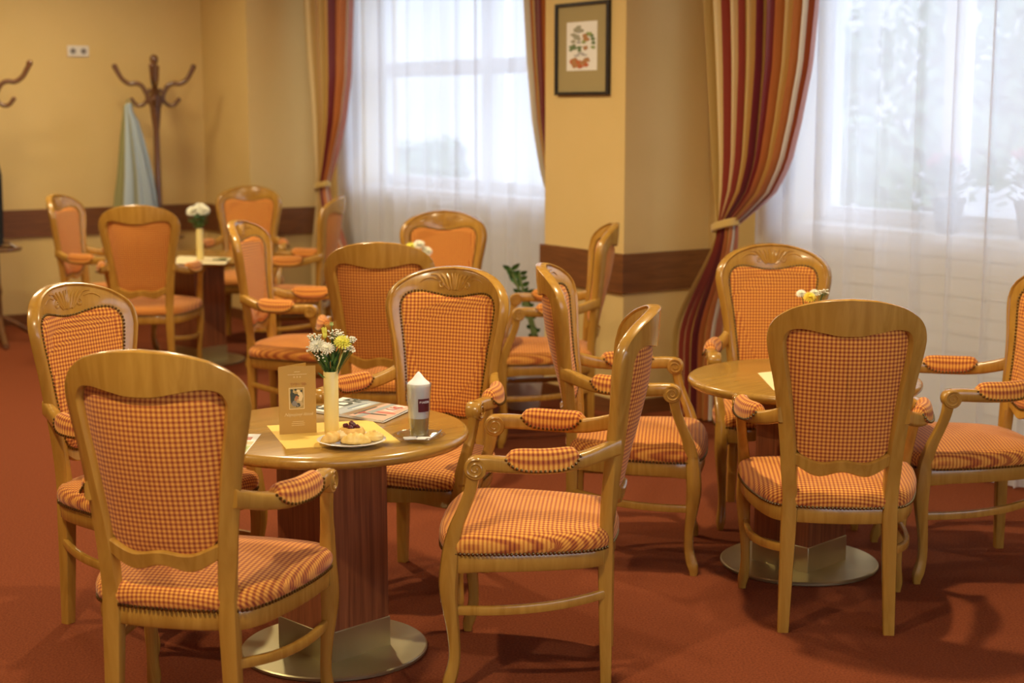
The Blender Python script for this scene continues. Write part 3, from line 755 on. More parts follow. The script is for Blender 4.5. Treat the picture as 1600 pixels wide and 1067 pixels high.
# magazine
zc = ZT+.0013
cm = [on_z(536, 624, zc), on_z(690, 646, zc), on_z(632, 670, zc)]
ax_ = (cm[1]-cm[0]).normalized(); ay_ = Vector((-ax_.y, ax_.x, 0)); wid = (cm[1]-cm[0]).length; dep = abs((cm[2]-cm[1]).dot(ay_))
mg = empty('magazine', cm[0]); tag(mg, 'folded car magazine with a grey and red cover, lying behind the vase', 'magazine')
wid, dep = .275, .205
sk = (on_z(499, 652, zc)-cm[0]); skx = sk.dot(ax_)*.45
def MG(a, b, z=0): return ax_*(a*wid+b*skx)-ay_*(b*dep)+Vector((0, 0, z))
mb = MB()
for k in range(4):
    z = .0017*k; e = .004*sin(k*2.1)/wid
    mb.loft([[MG(0+e, 0, zz), MG(1+e, 0, zz), MG(1+e, 1, zz), MG(0+e, 1, zz)] for zz in (z, z+.0014)])
mb.build('pages', [PAPER], mg, False)
ZM = .0069
mb = MB(); mb.loft([[MG(-.004, -.004, zz), MG(1.004, -.004, zz), MG(1.004, 1.004, zz), MG(-.004, 1.004, zz)] for zz in (ZM-.0004, ZM+.0002)]); cov = mb.build('cover', PAPER, mg, False)
mb = MB()
def cp(pts, mi): mb.quad([MG(a, b, ZM+.0003+.00005*len(mb.f)) for a, b in pts], None, mi)
cp([(.27, .0), (.60, .0), (.56, 1), (.24, 1)], 0)
cp([(.28, .82), (.33, .35), (.40, .10), (.52, .08), (.50, .45), (.40, .95), (.30, .98)], 1)
cp([(.33, .62), (.37, .30), (.41, .16), (.45, .16), (.42, .42), (.37, .66)], 2)
cp([(.39, .60), (.43, .25), (.47, .15), (.48, .17), (.46, .40), (.41, .62)], 3)
cp([(.56, .0), (.64, .0), (.52, 1), (.42, 1)], 4)
cp([(.64, .0), (.70, .0), (.60, 1), (.52, 1)], 5)
cp([(.70, .0), (.78, .0), (.70, 1), (.60, 1)], 0)
cp([(.78, 0), (1, 0), (1, 1), (.70, 1)], 5)
cp([(.80, .05), (.93, .05), (.90, .45), (.76, .45)], 3)
cp([(.74, .55), (.98, .52), (.98, .58), (.73, .62)], 6)
cp([(.72, .70), (.92, .67), (.92, .73), (.71, .77)], 7)
cp([(.60, .30), (.63, .28), (.57, .9), (.54, .9)], 7)
mb.build('cover_print', [GREYI, mat('ink_silver', (.45, .48, .48), .4), STEELI, PAPER, BROWNI, PINKI, REDI, DARKINK], cov, False)
# the masthead runs up the short side of the cover
MT = Matrix((-(-ay_)*-1, ax_, Vector((0, 0, 1)))).transposed()
MT = Matrix((ay_, -ax_, Vector((0, 0, 1)))).transposed()
text('lettering', 'E-DR', .092, MG(.165, .44, ZM+.0010), MT, DARKINK, cov, bold=.0025)
text('lettering', 'LIS', .045, MG(.855, .25, ZM+.0016), MT, REDI, cov, bold=.001)
text('lettering', 'T', .05, MG(.66, .75, ZM+.0016), MT, REDI, cov, bold=.001)

# latte glass on its glass saucer
lp = T(655, 688); lroot = empty('glass_saucer', (lp.x, lp.y, ZT+.0005))
mb = MB()
prof = [(.004, .0005), (.036, .0005), (.044, .004), (.060, .0105), (.070, .0145), (.0725, .0165), (.070, .0172), (.056, .0135), (.043, .0070), (.035, .0040), (.004, .0040)]
n = 64; mb.loft([[Vector((r*(1+.018*cos(16*2*pi*k/n)*(r/.067)**4)*cos(2*pi*k/n), r*(1+.018*cos(16*2*pi*k/n)*(r/.067)**4)*sin(2*pi*k/n), z)) for k in range(n)] for r, z in prof])
mb.build('dish', GLASS, lroot); tag(lroot, 'clear scalloped glass saucer under the coffee glass', 'saucer')
# make the saucer's single mesh carry no empty parts
gz = ZT+.0055
gr = empty('latte_glass', (lp.x, lp.y, gz)); tag(gr, 'tall glass of layered coffee topped with white foam, on the glass saucer', 'drink')
GH = .152
def gp(z): return .0255+.0095*(z/GH)**1.1
mb = MB(); zs = [0, .002, .010, .02, .04, .06, .08, .10, .12, .14, GH]
mb.lathe([(.002, 0)]+[(gp(z), z) for z in zs]+[(gp(GH)-.0012, GH+.0006)]+[(gp(z)-.0022, z) for z in reversed(zs[2:])]+[(.002, .0105)], 48); mb.build('glass_body', GLASS, gr, angle=60)
mb = MB(); zz = [.012, .02, .035, .05, .0575]; mb.lathe([(.002, .0115)]+[(gp(z)-.0026, z) for z in zz]+[(.002, .0576)], 40); mb.build('coffee', COFFEE, gr, angle=60)
mb = MB(); zz = [.058, .07, .09, .11, .13, .146]; mb.lathe([(.002, .0578)]+[(gp(z)-.0026, z) for z in zz]+[(.0305, .150), (.0285, .1545), (.024, .158), (.0185, .163), (.0135, .169), (.0085, .176), (.0035, .182), (.0006, .184)], 40); mb.build('milk_foam', FOAM, gr, angle=60)
mb = MB(); rows = []
for z in [.078+.036*k/6 for k in range(7)]:
    rows.append([Vector(((gp(z)+.0004)*cos(a), (gp(z)+.0004)*sin(a), z)) for a in [radians(-90+ 62*k/10) for k in range(11)]])
mb.grid(rows); lab = mb.build('glass_label', MAROON, gr)
# curved lettering, letter by letter
for k, chx in enumerate('PIAZZA'):
    a = radians(-80+8.6*k); z = .1045; r_ = gp(z)+.0007
    nx = Vector((cos(a), sin(a), 0)); tx = Vector((-sin(a), cos(a), 0)); M = Matrix((tx, Vector((0, 0, 1)), nx)).transposed()
    text('lettering', chx, .0075, Vector((r_*cos(a), r_*sin(a), z)), M, PAPER, lab, bold=.0002)
# sugar sachets and spoon on the saucer
def sachet(dx, dy, rz, lab):
    mb = MB(); mb.box((0, 0, .003), (.036, .020, .004)); o = mb.build('sugar_sachet', PAPER, None, True, bevel=.0018); o.location = (lp.x+dx, lp.y+dy, ZT+.0105); o.rotation_euler = (radians(6), 0, rz); tag(o, lab, 'sugar', 'sugar sachets on the glass saucer')
sachet(-.022, -.034, .25, 'white sugar sachet at the left front of the coffee glass')
sachet(.014, -.036, -.1, 'white sugar sachet right before the foot of the coffee glass')
sp = empty('tea_spoon', (lp.x+.036, lp.y-.012, ZT+.012)); tag(sp, 'small steel spoon lying on the saucer right of the coffee glass', 'spoon')
STEEL = mat('steel', (.7, .68, .65), .15, 1)
mb = MB(); mb.tube([(-.006, -.03, .002), (.004, -.005, .003), (.014, .025, .006), (.022, .045, .010)], [.0016, .0013, .0015, .0024], 8, flat=.6); mb.build('handle', STEEL, sp)
mb = MB(); mb.ball((-.009, -.040, .002), .010, 12, 8, (.75, 1.1, .3)); mb.build('bowl', STEEL, sp)

# pastry plate
pp = T(549.5, 695); PZ = ZT+.0013
mb = MB(); mb.lathe([(.004, 0), (.048, 0), (.052, .002), (.074, .0085), (.0905, .0135), (.0925, .0152), (.0905, .0162), (.072, .0115), (.052, .0058), (.048, .0045), (.004, .0045)], 72)
o = mb.build('plate', PORC, None, angle=50); o.location = (pp.x, pp.y, PZ); tag(o, 'white plate of pastries on the yellow napkin', 'plate')
gp_ = 'pastries on the white plate'
def place(o, dx, dy, dz, rz, lab): o.location = (pp.x+dx, pp.y+dy, PZ+dz); o.rotation_euler = (0, 0, rz); tag(o, lab, 'pastry', gp_)
def crescent(R0, th, arc, n, m, ridges=6):
    mb = MB(); rings = []
    for k in range(n):
        s = k/(n-1); a = -arc/2+arc*s; w = th*(sin(pi*(.08+.84*s))**.7)*(1+.20*abs(sin(ridges*pi*s))**.7)-th*.10
        c_ = Vector((R0*sin(a), R0*(cos(a)-1), w*.75)); d = Vector((sin(a), cos(a), 0))
        rings.append([c_+d*w*cos(t)+Vector((0, 0, w*.82*sin(t))) for t in [2*pi*j/14 for j in range(14)]])
    mb.loft(rings); return mb.build('croissant', m, None, angle=70)
place(crescent(.055, .0185, 1.5, 30, CRUST2, 5), .014, -.030, .008, pi, 'pale crescent pastry at the front of the plate')
place(crescent(.040, .0185, 1.7, 30, CRUST, 5), -.050, -.018, .009, pi+.9, 'browned crescent pastry at the left of the plate')
def roll(label, dx, dy, rz, m):
    root = empty('pastry_roll'); mb = MB(); pts = []; n = 60
    for k in range(n):
        a = k*.32; r_ = .004+.019*k/n; pts.append(Vector((r_*cos(a), r_*sin(a), .013+.010*(1-k/n))))
    mb.tube(pts, [.0058]*n, 8, flat=1.5); mb.build('crumb', m, root); place(root, dx, dy, .007, rz, label)
roll('golden spiral pastry at the right of the plate', .058, .002, .4, CRUST2)
roll('pale spiral pastry left of the middle of the plate', -.026, .008, 2.2, mat('pastry_pale', (.72, .56, .28), .6))
jr = empty('jam_pastry'); mb = MB(); mb.lathe([(.003, .0), (.024, 0), (.030, .008), (.030, .018), (.025, .026), (.018, .027), (.003, .024)], 26); mb.build('crumb', CRUST, jr)
mb = MB()
for k in range(16):
    a = R.uniform(0, 6.28); e = R.uniform(0, .016); mb.ball((e*cos(a), e*sin(a)*.8-.004, .028+R.uniform(-.002, .006)), R.uniform(.004, .007), 8, 6)
mb.build('jam', JAM, jr); jr.scale = (1.2, 1.2, 1.25); place(jr, -.002, .026, .008, 0, 'round pastry topped with dark jam at the back of the plate')
# postcard at the left edge of the table
pc = [T(366, 709), T(383, 710), T(408, 679), T(366, 677)]
c0 = T(383, 710); c1 = T(408, 678.5); ay2 = (c1-c0); axx = Vector((-ay2.y, ay2.x, 0)).normalized()*.15
card = empty('flyer', c0); tag(card, 'small printed flyer half hidden behind the nearest chair', 'flyer')
mb = MB(); mb.loft([[Vector((p.x, p.y, z)) for p in (Vector((0, 0, 0)), ay2, ay2+axx, axx)] for z in (.0, .0008)]); mb.build('sheet', PAPER, card, False)
mb = MB()
def cq(a0, a1, b0, b1, mi, z): mb.quad([axx*a+ay2*b+Vector((0, 0, z)) for a, b in ((a0, b0), (a1, b0), (a1, b1), (a0, b1))], None, mi)
cq(.02, .98, .03, .42, 0, .0009); cq(.05, .55, .10, .34, 1, .0010); cq(.1, .3, .16, .3, 2, .0011); cq(.02, .98, .45, .62, 3, .0009); cq(.1, .7, .68, .84, 4, .0009)
mb.build('print', [mat('card_lime', (.45, .50, .16), .5), GREENI, PAPER, mat('card_tan', (.62, .45, .2), .5), mat('card_red', (.5, .12, .07), .5)], card, False)

# ------------------------------------------------------------------ other tables
def small_bouquet(x, y, h, lab, where, kinds):
    vase((x, y, ZT+.0013), h, .020, lab)
    b = Vector((x, y, ZT+h*.6))
    for k, (kind, dx, dy, dz, r_, l2) in enumerate(kinds):
        flower(b+Vector((dx*.15, dy*.15, 0)), Vector((x+dx, y+dy, ZT+h+dz)), kind, l2+' '+where, 'flowers '+where, r_, 3 if kind != 'gypsophila' else 30, None if kind != 'gypsophila' else 'gypsophila_sprig')
# right table: the bloom tops show above the chair back
fp = on_plane(1268, 462, (0, 5.13, 0), Vector((0, 1, 0)))
zr = fp.z-ZT
small_bouquet(fp.x, 5.13, zr-.075, 'cream bud vase on the right table, hidden behind the red checked chair back', 'on the right table',
  [('chrysanthemum', -.010, -.02, .072, .020, 'yellow daisy-like bloom low at the left'), ('chrysanthemum', -.035, .0, .082, .016, 'ivory ragged bloom at the far left'), ('chrysanthemum', .012, .01, .084, .015, 'white bloom in the middle'), ('gypsophila', .040, .0, .086, .018, 'sprig of white baby\'s breath at the right')])
for o in [o for o in C.objects if o.get('label', '').startswith('yellow daisy-like')]:
    for ch in o.children:
        if ch.name.startswith('blossom'): ch.data.materials[0] = GOLDP
n0 = T(1184, 583); q = [n0, T(1209, 610), T(1209, 610)+(T(1300, 600)-T(1209, 610)), n0+(T(1300, 600)-T(1209, 610))]
tag(slab('napkin', q, .0012, mat('napkin_pale', (.84, .68, .36), .8)), 'pale napkin on the right table, left of the red checked chair back', 'napkin')
# middle table behind
fp = on_plane(655, 392, (0, 7.13, 0), Vector((0, 1, 0)))
small_bouquet(fp.x, 7.13, fp.z-ZT-.085, 'cream bud vase on the middle back table, hidden behind a chair', 'on the middle back table',
  [('chrysanthemum', -.04, -.01, .105, .024, 'yellow-centred ivory bloom at the left'), ('chrysanthemum', .0, -.01, .115, .026, 'ivory round bloom at the top'), ('chrysanthemum', .035, -.01, .085, .026, 'white bloom at the right'), ('gypsophila', .02, .01, .06, .03, 'cloud of baby\'s breath')])
# corner table
fp = on_plane(312, 402, (0, 8.75, 0), Vector((0, 1, 0)))
c_ = on_z(313, 406, ZT)
cx_, cy_ = c_.x, c_.y
q0 = [on_z(262, 412, ZT), on_z(352, 413, ZT), on_z(362, 403, ZT), on_z(280, 400, ZT)]
tag(slab('napkin', q0, .0012, mat('napkin_cream', (.80, .66, .36), .8)), 'cream napkin under the vase on the corner table', 'napkin')
small_bouquet(cx_, cy_, .185, 'cream bud vase on the corner table below the coat rack', 'on the corner table',
  [('chrysanthemum', -.030, -.02, .105, .038, 'ivory bloom at the left'), ('chrysanthemum', .028, -.02, .110, .038, 'pale round bloom at the right'), ('chrysanthemum', .0, .02, .125, .034, 'white bloom at the back')])
root = empty('fern_sprig', (cx_, cy_, ZT+.10)); tag(root, 'bushy green leaves under the pale blooms on the corner table', 'foliage', 'flowers on the corner table')
mb = MB()
for k in range(90):
    a = R.uniform(0, 6.28); z = R.uniform(.085, .175); rad = R.uniform(.3, 1)*.052*sin(min(1, (z-.07)/.07)*1.5)
    p = Vector((rad*cos(a), rad*sin(a), z)); d = Vector((cos(a), sin(a), .5)).normalized(); s_ = d.cross(Vector((0, 0, 1))).normalized(); ln = .035
    mb.grid([[p+d*ln*q-s_*.010*w_, p+d*ln*q+s_*.010*w_] for q, w_ in ((0, .2), (.35, 1), (.7, .8), (1, .05))])
mb.build('leaves', GREEN, root, False)
sp_ = c_+Vector((.10, -.03, 0)); mb = MB()
for k in range(4):
    a = -.4+.35*k; d = Vector((cos(a), sin(a), .05)); s_ = Vector((-sin(a), cos(a), 0))
    mb.grid([[d*.08*q-s_*.012*w_+Vector((0, 0, .006)), d*.08*q+s_*.012*w_+Vector((0, 0, .006))] for q, w_ in ((0, .2), (.35, 1), (.7, .8), (1, .05))])
mb.tube([(-.02, 0, .003), (.06, 0, .004)], .003, 6)
o = mb.build('leaf_sprig', GREEN, None, False); o.location = (sp_.x, sp_.y, ZT+.001); tag(o, 'green leaf sprig lying on the corner table right of its vase', 'foliage')

# ------------------------------------------------------------------ green plant by the pillar
pr = Vector((.060, 7.86, 0)); plant = empty('potted_plant', pr); tag(plant, 'green leafy house plant on the floor left of the pillar', 'plant')
mb = MB(); mb.lathe([(.004, 0), (.075, 0), (.082, .01), (.105, .19), (.108, .20), (.098, .20), (.094, .175), (.004, .175)], 32); mb.build('pot', mat('pot_white', (.7, .66, .6), .4), plant, angle=50)
mb = MB(); mb.lathe([(.004, .170), (.092, .172), (.092, .178), (.004, .182)], 24); mb.build('soil', SOIL, plant)
def pl_(px, py, y): return on_plane(px, py, (0, y, 0), Vector((0, 1, 0)))-pr
for path in ([(836, 545), (832, 520), (822, 480), (806, 440), (797, 418)], [(842, 545), (838, 525), (826, 480), (815, 445), (812, 425)]):
    P = [Vector((0, 0, .17))]+[pl_(x, y, 7.83) for x, y in path[0:]]
    P = spline(P, 24); mb = MB(); mb.tube(P, [.012-.006*k/23 for k in range(24)], 8); st = mb.build('stalk', mat('stalk_olive', (.14, .20, .06), .5), plant)
    for k in range(8, 24, 2):
        for sg in (-1, 1):
            lf = MB(); j = P[k]; d = Vector((sg*.8, R.uniform(-.6, .2), R.uniform(.3, .9))).normalized(); s_ = d.cross(Vector((R.uniform(-.3, .3), 1, .3))).normalized(); ln = R.uniform(.045, .070)*(1 if k > 15 else .55)
            lf.grid([[j+d*ln*q-s_*.014*w_, j+d*ln*q+Vector((0, .004, .002)), j+d*ln*q+s_*.014*w_] for q, w_ in ((0, .1), (.25, .8), (.5, 1), (.8, .6), (1, .04))]); lf.build('leaf', GREEN, plant)

# ------------------------------------------------------------------ coat racks
def make_rack(loc, rz, label, s=1.0):
    root = empty('coat_rack', loc, rz); tag(root, label, 'coat rack', 'bentwood coat racks along the left wall')
    mb = MB(); mb.lathe([(.003, .03), (.035, .03), (.04, .08), (.03, .16), (.026, .30), (.034, .34), (.026, .38), (.024, .80), (.031, .83), (.024, .86), (.021, 1.38), (.029, 1.44), (.036, 1.50), (.040, 1.56), (.038, 1.62), (.026, 1.67), (.016, 1.70), (.014, 1.83), (.020, 1.845), (.030, 1.87), (.027, 1.895), (.012, 1.908), (.002, 1.91)], 24); mb.build('pole', W_RACK, root, angle=60)
    for k in range(4):
        a = 2*pi*k/4+.16; d = Vector((cos(a), sin(a), 0)); up = Vector((0, 0, 1))
        mb = MB(); P = spline([d*.02+up*1.53, d*.045+up*1.60, d*.085+up*1.685, d*.13+up*1.708, d*.175+up*1.705, d*.222+up*1.735, d*.255+up*1.79, d*.272+up*1.825], 30)
        mb.tube(P, [.016 if i < 22 else .016+.004*(i-22)/8 for i in range(30)], 10); mb.ball(P[-1], .0205, 10, 8)
        P = spline([d*.03+up*1.67, d*.055+up*1.635, d*.058+up*1.59, d*.09+up*1.556, d*.13+up*1.556, d*.163+up*1.595], 22)
        mb.tube(P, .0135, 10); mb.ball(P[-1], .016, 8, 6); mb.build('hook', W_RACK, root)
    for k in range(4):
        a = 2*pi*k/4+.4; d = Vector((cos(a), sin(a), 0)); mb = MB()
        mb.tube(spline([d*.02+Vector((0, 0, .17)), d*.10+Vector((0, 0, .125)), d*.20+Vector((0, 0, .06)), d*.29+Vector((0, 0, .022)), d*.33+Vector((0, 0, .020))], 20), .018, 10); mb.build('foot', W_RACK, root)
    mb = MB(); mb.tube([(.16*cos(2*pi*k/32), .16*sin(2*pi*k/32), .62) for k in range(33)], .011, 8, False)
    for k in range(4):
        a = 2*pi*k/4; mb.tube([(.02*cos(a), .02*sin(a), .66), (.09*cos(a), .09*sin(a), .66), (.16*cos(a), .16*sin(a), .62)], .009, 8)
    mb.build('umbrella_ring', W_RACK, root)
    return root
rp = Vector((-2.53, 11.10, 0)); make_rack(rp, .0, 'dark wooden coat rack by the left wall with a pale jacket on it')
rq = Vector((-3.395, 10.13, 0)); make_rack(rq, .05, 'dark wooden coat rack cut off by the left edge of the photo')
def garment(name, hook, prof, m, label, nf, sd):
    r_ = random.Random(sd); ph = r_.uniform(0, 6.28); o = empty(name, hook); tag(o, label, 'jacket'); rows = []; uv = []
    for dz, w, dp, cx in prof:
        row = []; ur = []
        for k in range(73):
            t = 2*pi*k/72; f = 1+.17*sin(nf*t+ph+dz*2)*min(1, -dz*4+.1)+.05*sin(2.3*nf*t)
            row.append(Vector((cx+w*cos(t)*f, dp*sin(t)*f, dz))); ur.append((.5+.5*cos(t), -dz))
        rows.append(row[:-1]); uv.append(ur[:-1])
    mb = MB(); mb.loft(rows, True, uv=uv); mb.build('body', m, o, angle=80)
    mb = MB(); mb.tube(spline([(-.02, 0, -.03), (-.012, .0, .012), (.0, 0, .02), (.012, 0, .012), (.03, 0, -.03)], 12), .004, 6); mb.build('hanging_loop', m, o); return o
hk = rp+Vector((-.162, -.05, 1.575))
j1 = garment('jacket', (hk.x, hk.y-.06, hk.z), [(-.005, .015, .02, 0), (-.03, .030, .035, -.008), (-.07, .034, .04, -.006), (-.13, .052, .05, .004), (-.24, .070, .06, .010), (-.38, .092, .065, .016), (-.52, .112, .07, .020), (-.66, .130, .075, .018), (-.80, .142, .08, .015)], JACKET, 'pale blue-grey jacket with olive front hanging on the coat rack', 9, 4)
hk2 = rq+Vector((-.050, -.17, 1.56))
garment('jacket', hk2, [(-.005, .02, .03, 0), (-.05, .05, .05, 0), (-.12, .08, .08, .0), (-.25, .11, .1, .0), (-.45, .135, .11, .01), (-.7, .145, .12, .0), (-.9, .145, .12, 0)], BLACK, 'black coat at the left edge of the photo on the cut-off coat rack', 7, 6)

# ------------------------------------------------------------------ wall fittings
ewn = E1   # the left wall faces +u
c = on_plane(121.5, 80, W(UE, 0, 0), E1)
sw = empty('socket_plate', c); tag(sw, 'white double socket plate high on the left wall', 'socket')
FM = Matrix((E2, E1*-1, Vector((0, 0, 1)))).transposed()
mb = MB(); mb.box(E1*.006, (.155, .012, .078), FM); mb.build('plate', PLASTIC, sw, True, bevel=.003)
for dx in (-.038, .038):
    mb = MB(); mb.lathe([(.001, 0), (.020, 0), (.020, .003), (.001, .0035)], 20)
    o = mb.build('socket', GREYP, sw); o.matrix_local = Matrix.Translation(E1*.012+E2*dx) @ Matrix((E2, Vector((0, 0, 1)), E1)).transposed().to_4x4()
# picture on the pillar's front
def fac(px, py, d=0): return on_plane(px, py, W(0, PV+d, 0), NV)
p00, p10, p01 = fac(871.5, 147.5), fac(954.5, 150), fac(871, 5.5)
ua, ub = uv_of(p00)[0], uv_of(p10)[0]; za, zb = p00.z, fac(955, 1).z
zb = (zb+p01.z)/2; za = (za+p10.z)/2
pic = empty('framed_picture', W((ua+ub)/2, PV, (za+zb)/2)); tag(pic, 'thin black framed watercolour hanging on the pillar', 'picture')
hw, hh = (ub-ua)/2, (zb-za)/2
def pbox(mb, x0, x1, z0, z1, d0, d1, mi=0): mb.box(E1*((x0+x1)/2)+NV*((d0+d1)/2)+Vector((0, 0, (z0+z1)/2)), (x1-x0, d1-d0, z1-z0), WM, mi)
mb = MB(); t = .017
for b_ in ((-hw, hw, hh-t, hh), (-hw, hw, -hh, -hh+t), (-hw, -hw+t, -hh+t, hh-t), (hw-t, hw, -hh+t, hh-t)): pbox(mb, *b_, .001, .024)
mb.build('frame', BLACKF, pic, False, bevel=.002)
mb = MB(); pbox(mb, -hw+t, hw-t, -hh+t, hh-t, .002, .010); mb.build('mount', MATB, pic, False)
qa, qb = fac(888, 111), fac(936, 32); x0, x1 = uv_of(qa)[0]-(ua+ub)/2, uv_of(qb)[0]-(ua+ub)/2; z0, z1 = qa.z-(za+zb)/2, qb.z-(za+zb)/2
mb = MB(); pbox(mb, x0, x1, z0, z1, .010, .0108); pr_ = mb.build('print', PAPER, pic, False)
mb = MB(); r_ = random.Random(5)
def pblob(cx, cz, rx, rz, mi, n=16):
    d = .0109+.00004*len(mb.f)
    mb.quad([E1*(x0+(x1-x0)*(cx+rx*(1+r_.uniform(-.3, .3))*cos(2*pi*k/n)))+NV*d+Vector((0, 0, z0+(z1-z0)*(cz+rz*(1+r_.uniform(-.3, .3))*sin(2*pi*k/n)))) for k in range(n)], None, mi)
for k in range(16): pblob(r_.uniform(.18, .5), r_.uniform(.5, .9), .09, .035, r_.choice((0, 0, 5)))
for k in range(9): pblob(r_.uniform(.1, .45), r_.uniform(.4, .5), .07, .03, 1)
for k in range(12): pblob(r_.uniform(.2, .75), r_.uniform(.08, .22), .10, .05, r_.choice((2, 2, 3)))
for k in range(9): pblob(.72+.16*cos(k*.4-.4), .5+.22*sin(k*.4-.3)+.03, .07, .035, r_.choice((1, 4, 4)))
for k in range(5): pblob(r_.uniform(.6, .75), r_.uniform(.6, .75), .08, .035, 3)
for k in range(4): pblob(r_.uniform(.3, .6), r_.uniform(.28, .36), .1, .02, 5)
for k in range(4): pblob(r_.uniform(.55, .65), r_.uniform(.42, .5), .06, .03, 3)
mb.build('painting', [mat('wash_olive', (.34, .32, .22), .7), mat('wash_green', (.14, .20, .08), .7), mat('wash_red', (.50, .13, .04), .7), mat('wash_brown', (.42, .2, .07), .7), mat('wash_leaf', (.28, .34, .10), .7), mat('wash_grey', (.42, .40, .38), .7)], pr_, False)

# ------------------------------------------------------------------ on the window sill and outside
up, zp = to_uz(1478, 356, -.05)
def sill_pot(u, v, s, label, flowers):
    root = empty('flower_pot', W(u, v, SILL)); tag(root, label, 'plant', 'pots on the sill of the right window')
    mb = MB(); mb.lathe([(.004, 0), (.048*s, 0), (.05*s, .004), (.068*s, .125*s), (.074*s, .128*s), (.074*s, .148*s), (.066*s, .148*s), (.064*s, .13*s), (.004, .13*s)], 28); mb.build('pot', POT, root, angle=50)
    lf = MB(); r_ = random.Random(int(u*100))
    for k in range(60):
        a = r_.uniform(0, 6.28); e = r_.uniform(.1, 1)*.10*s; z = .14*s+r_.uniform(0, .16)*s; p = Vector((e*cos(a), e*sin(a)*.6, z)); d = Vector((cos(a), sin(a)*.6, .6)).normalized(); s_ = d.cross(Vector((0, 0, 1))).normalized(); ln = .05*s
        lf.grid([[p+d*ln*q-s_*.02*s*w_, p+d*ln*q+s_*.02*s*w_] for q, w_ in ((0, .2), (.4, 1), (.8, .8), (1, .05))])
    lf.build('leaves', GREEN, root, False)
    for k in range(flowers):
        mb = MB(); a = r_.uniform(0, 6.28); q = Vector((.07*s*cos(a), .05*s*sin(a), .31*s+r_.uniform(-.03, .04))); mb.tube([(0, 0, .13*s), q*.6+Vector((0, 0, .05)), q], .002, 5, mi=1)
        for j in range(9): mb.ball(q+Vector((r_.uniform(-1, 1), r_.uniform(-1, 1), r_.uniform(-.5, .7)))*.022, .012, 6, 5)
        mb.build('blossom', [PINK, STEMG], root)
sill_pot(up, -.06, 1.02, 'slate grey flower pot on the right window sill behind the sheer', 3)
sill_pot(up+.42, -.09, 1.05, 'grey pot with pink flowers at the right end of the visible sill', 3)
def tree(p, h, rad, label, sd, n=5200):
    r_ = random.Random(sd); root = empty('tree', p); tag(root, label, 'tree', 'trees outside the right window')
    mb = MB(); mb.tube(spline([(0, 0, -.3), (.05, 0, h*.3), (0, .1, h*.7)], 10), [.13-.008*k for k in range(10)], 10); mb.build('trunk', BARK, root)
    mb = MB(); cl = [(Vector((r_.uniform(-1, 1)*rad*.7, r_.uniform(-1, 1)*rad*.7, h*r_.uniform(.25, .95))), rad*r_.uniform(.35, .6)) for _ in range(14)]
    for k in range(n):
        c0, cr = cl[k % 14]; d = Vector((r_.gauss(0, 1), r_.gauss(0, 1), r_.gauss(0, .8))).normalized(); q = c0+d*cr*r_.uniform(.35, 1); a = d.orthogonal().normalized(); b = d.cross(a); s_ = r_.uniform(.08, .15)
        mb.quad([q-a*s_*.5, q+b*s_, q+a*s_*.5, q-b*s_*.5])
    mb.build('crown', FOLI, root, False)
for k, (x, y, h, rd, lab) in enumerate(((4.3, 16.0, 5.6, 1.7, 'broad tree outside behind the right window'), (6.7, 19.0, 6.0, 1.8, 'tree outside at the right edge of the right window'), (-1.5, 20.0, 1.5, .9, 'low rounded shrub outside behind the left window'))):
    tree(Vector((x, y, -.6)), h, rd, lab, 20+k)
def building(x0, x1, y0, y1, h, label):
    root = empty('building', ((x0+x1)/2, (y0+y1)/2, -.6)); tag(root, label, 'building')
    mb = MB(); mb.box((0, 0, h/2), (x1-x0, y1-y0, h)); mb.build('facade', FACADE, root, False)
    for k in range(int((x1-x0)/2.4)):
        for j in range(int(h/3.0)):
            mb = MB(); mb.box((-(x1-x0)/2+1.4+2.4*k, -(y1-y0)/2-.01, 1.9+3.0*j), (1.1, .06, 1.5)); mb.build('window', mat('far_glass', (.42, .47, .52), .2) if not bpy.data.materials.get('far_glass') else bpy.data.materials['far_glass'], root, False)
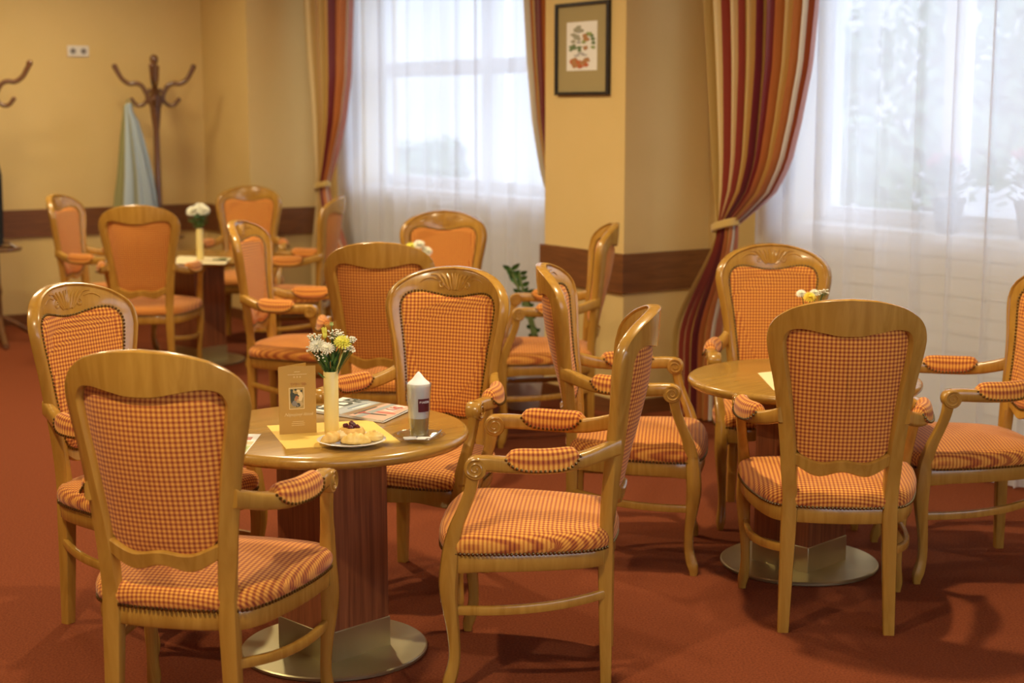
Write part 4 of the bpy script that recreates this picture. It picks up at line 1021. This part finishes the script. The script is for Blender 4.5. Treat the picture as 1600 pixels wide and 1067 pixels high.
building(-9.5, -.17, 26, 33, 11, 'pale building outside, left of the bright gap in the left window')
building(.03, 6.0, 27, 34, 11, 'pale building outside, right of the bright gap in the left window')
building(7.0, 17.0, 30, 38, 9, 'pale building behind the trees outside the right window')
m = MB(); m.box(W(2, -22, -.65), (60, 43, .1), WM); struct(m, 'ground_outside', LAWN)

# ------------------------------------------------------------------ light
w = bpy.data.worlds.new('sky'); sc.world = w; w.use_nodes = True
bg = w.node_tree.nodes['Background']; bg.inputs[0].default_value = (.69, .80, 1.0, 1); bg.inputs[1].default_value = 3.9
def area(name, loc, target, size, power, col, size_y=None, portal=False, spread=180):
    l = bpy.data.lights.new(name, 'AREA'); l.energy = power; l.color = col; l.size = size; l.spread = radians(spread)
    if size_y: l.shape = 'RECTANGLE'; l.size_y = size_y
    else: l.shape = 'DISK'
    o = bpy.data.objects.new(name, l); C.objects.link(o); o.location = loc
    d = Vector(target)-Vector(loc); o.rotation_euler = d.to_track_quat('-Z', 'Y').to_euler()
    if portal: l.cycles.is_portal = True
    return o
for a, b in ((A0, A1), (B0, B1)):
    o = area('daylight_portal', W((a+b)/2, -.32, (SILL+HEAD)/2), W((a+b)/2, 3, (SILL+HEAD)/2), 1, 1, (1, 1, 1), HEAD-SILL, True)
    o.rotation_euler = Matrix((E1, Vector((0, 0, 1)), -NV)).transposed().to_euler(); o.data.size = b-a
o = area('daylight_portal', W(U9+.22, (C0+C1)/2, 1.725), W(0, (C0+C1)/2, 1.725), 1, 1, (1, 1, 1), 1.65, True)
o.rotation_euler = Matrix((NV, Vector((0, 0, 1)), E1)).transposed().to_euler(); o.data.size = C1-C0
WARM = (1.0, .83, .53)
for k, (x, y, p) in enumerate(((-1.2, 2.2, 60), (-2.8, 4.4, 36), (.55, 4.7, 46), (-1.15, 6.7, 48), (-3.0, 7.6, 46), (-2.7, 9.7, 34), (2.9, 5.0, 34))):
    area('ceiling_light', (x, y, ZC-.04), (x, y, 0), .12 if y < 7 else .5, p, WARM)
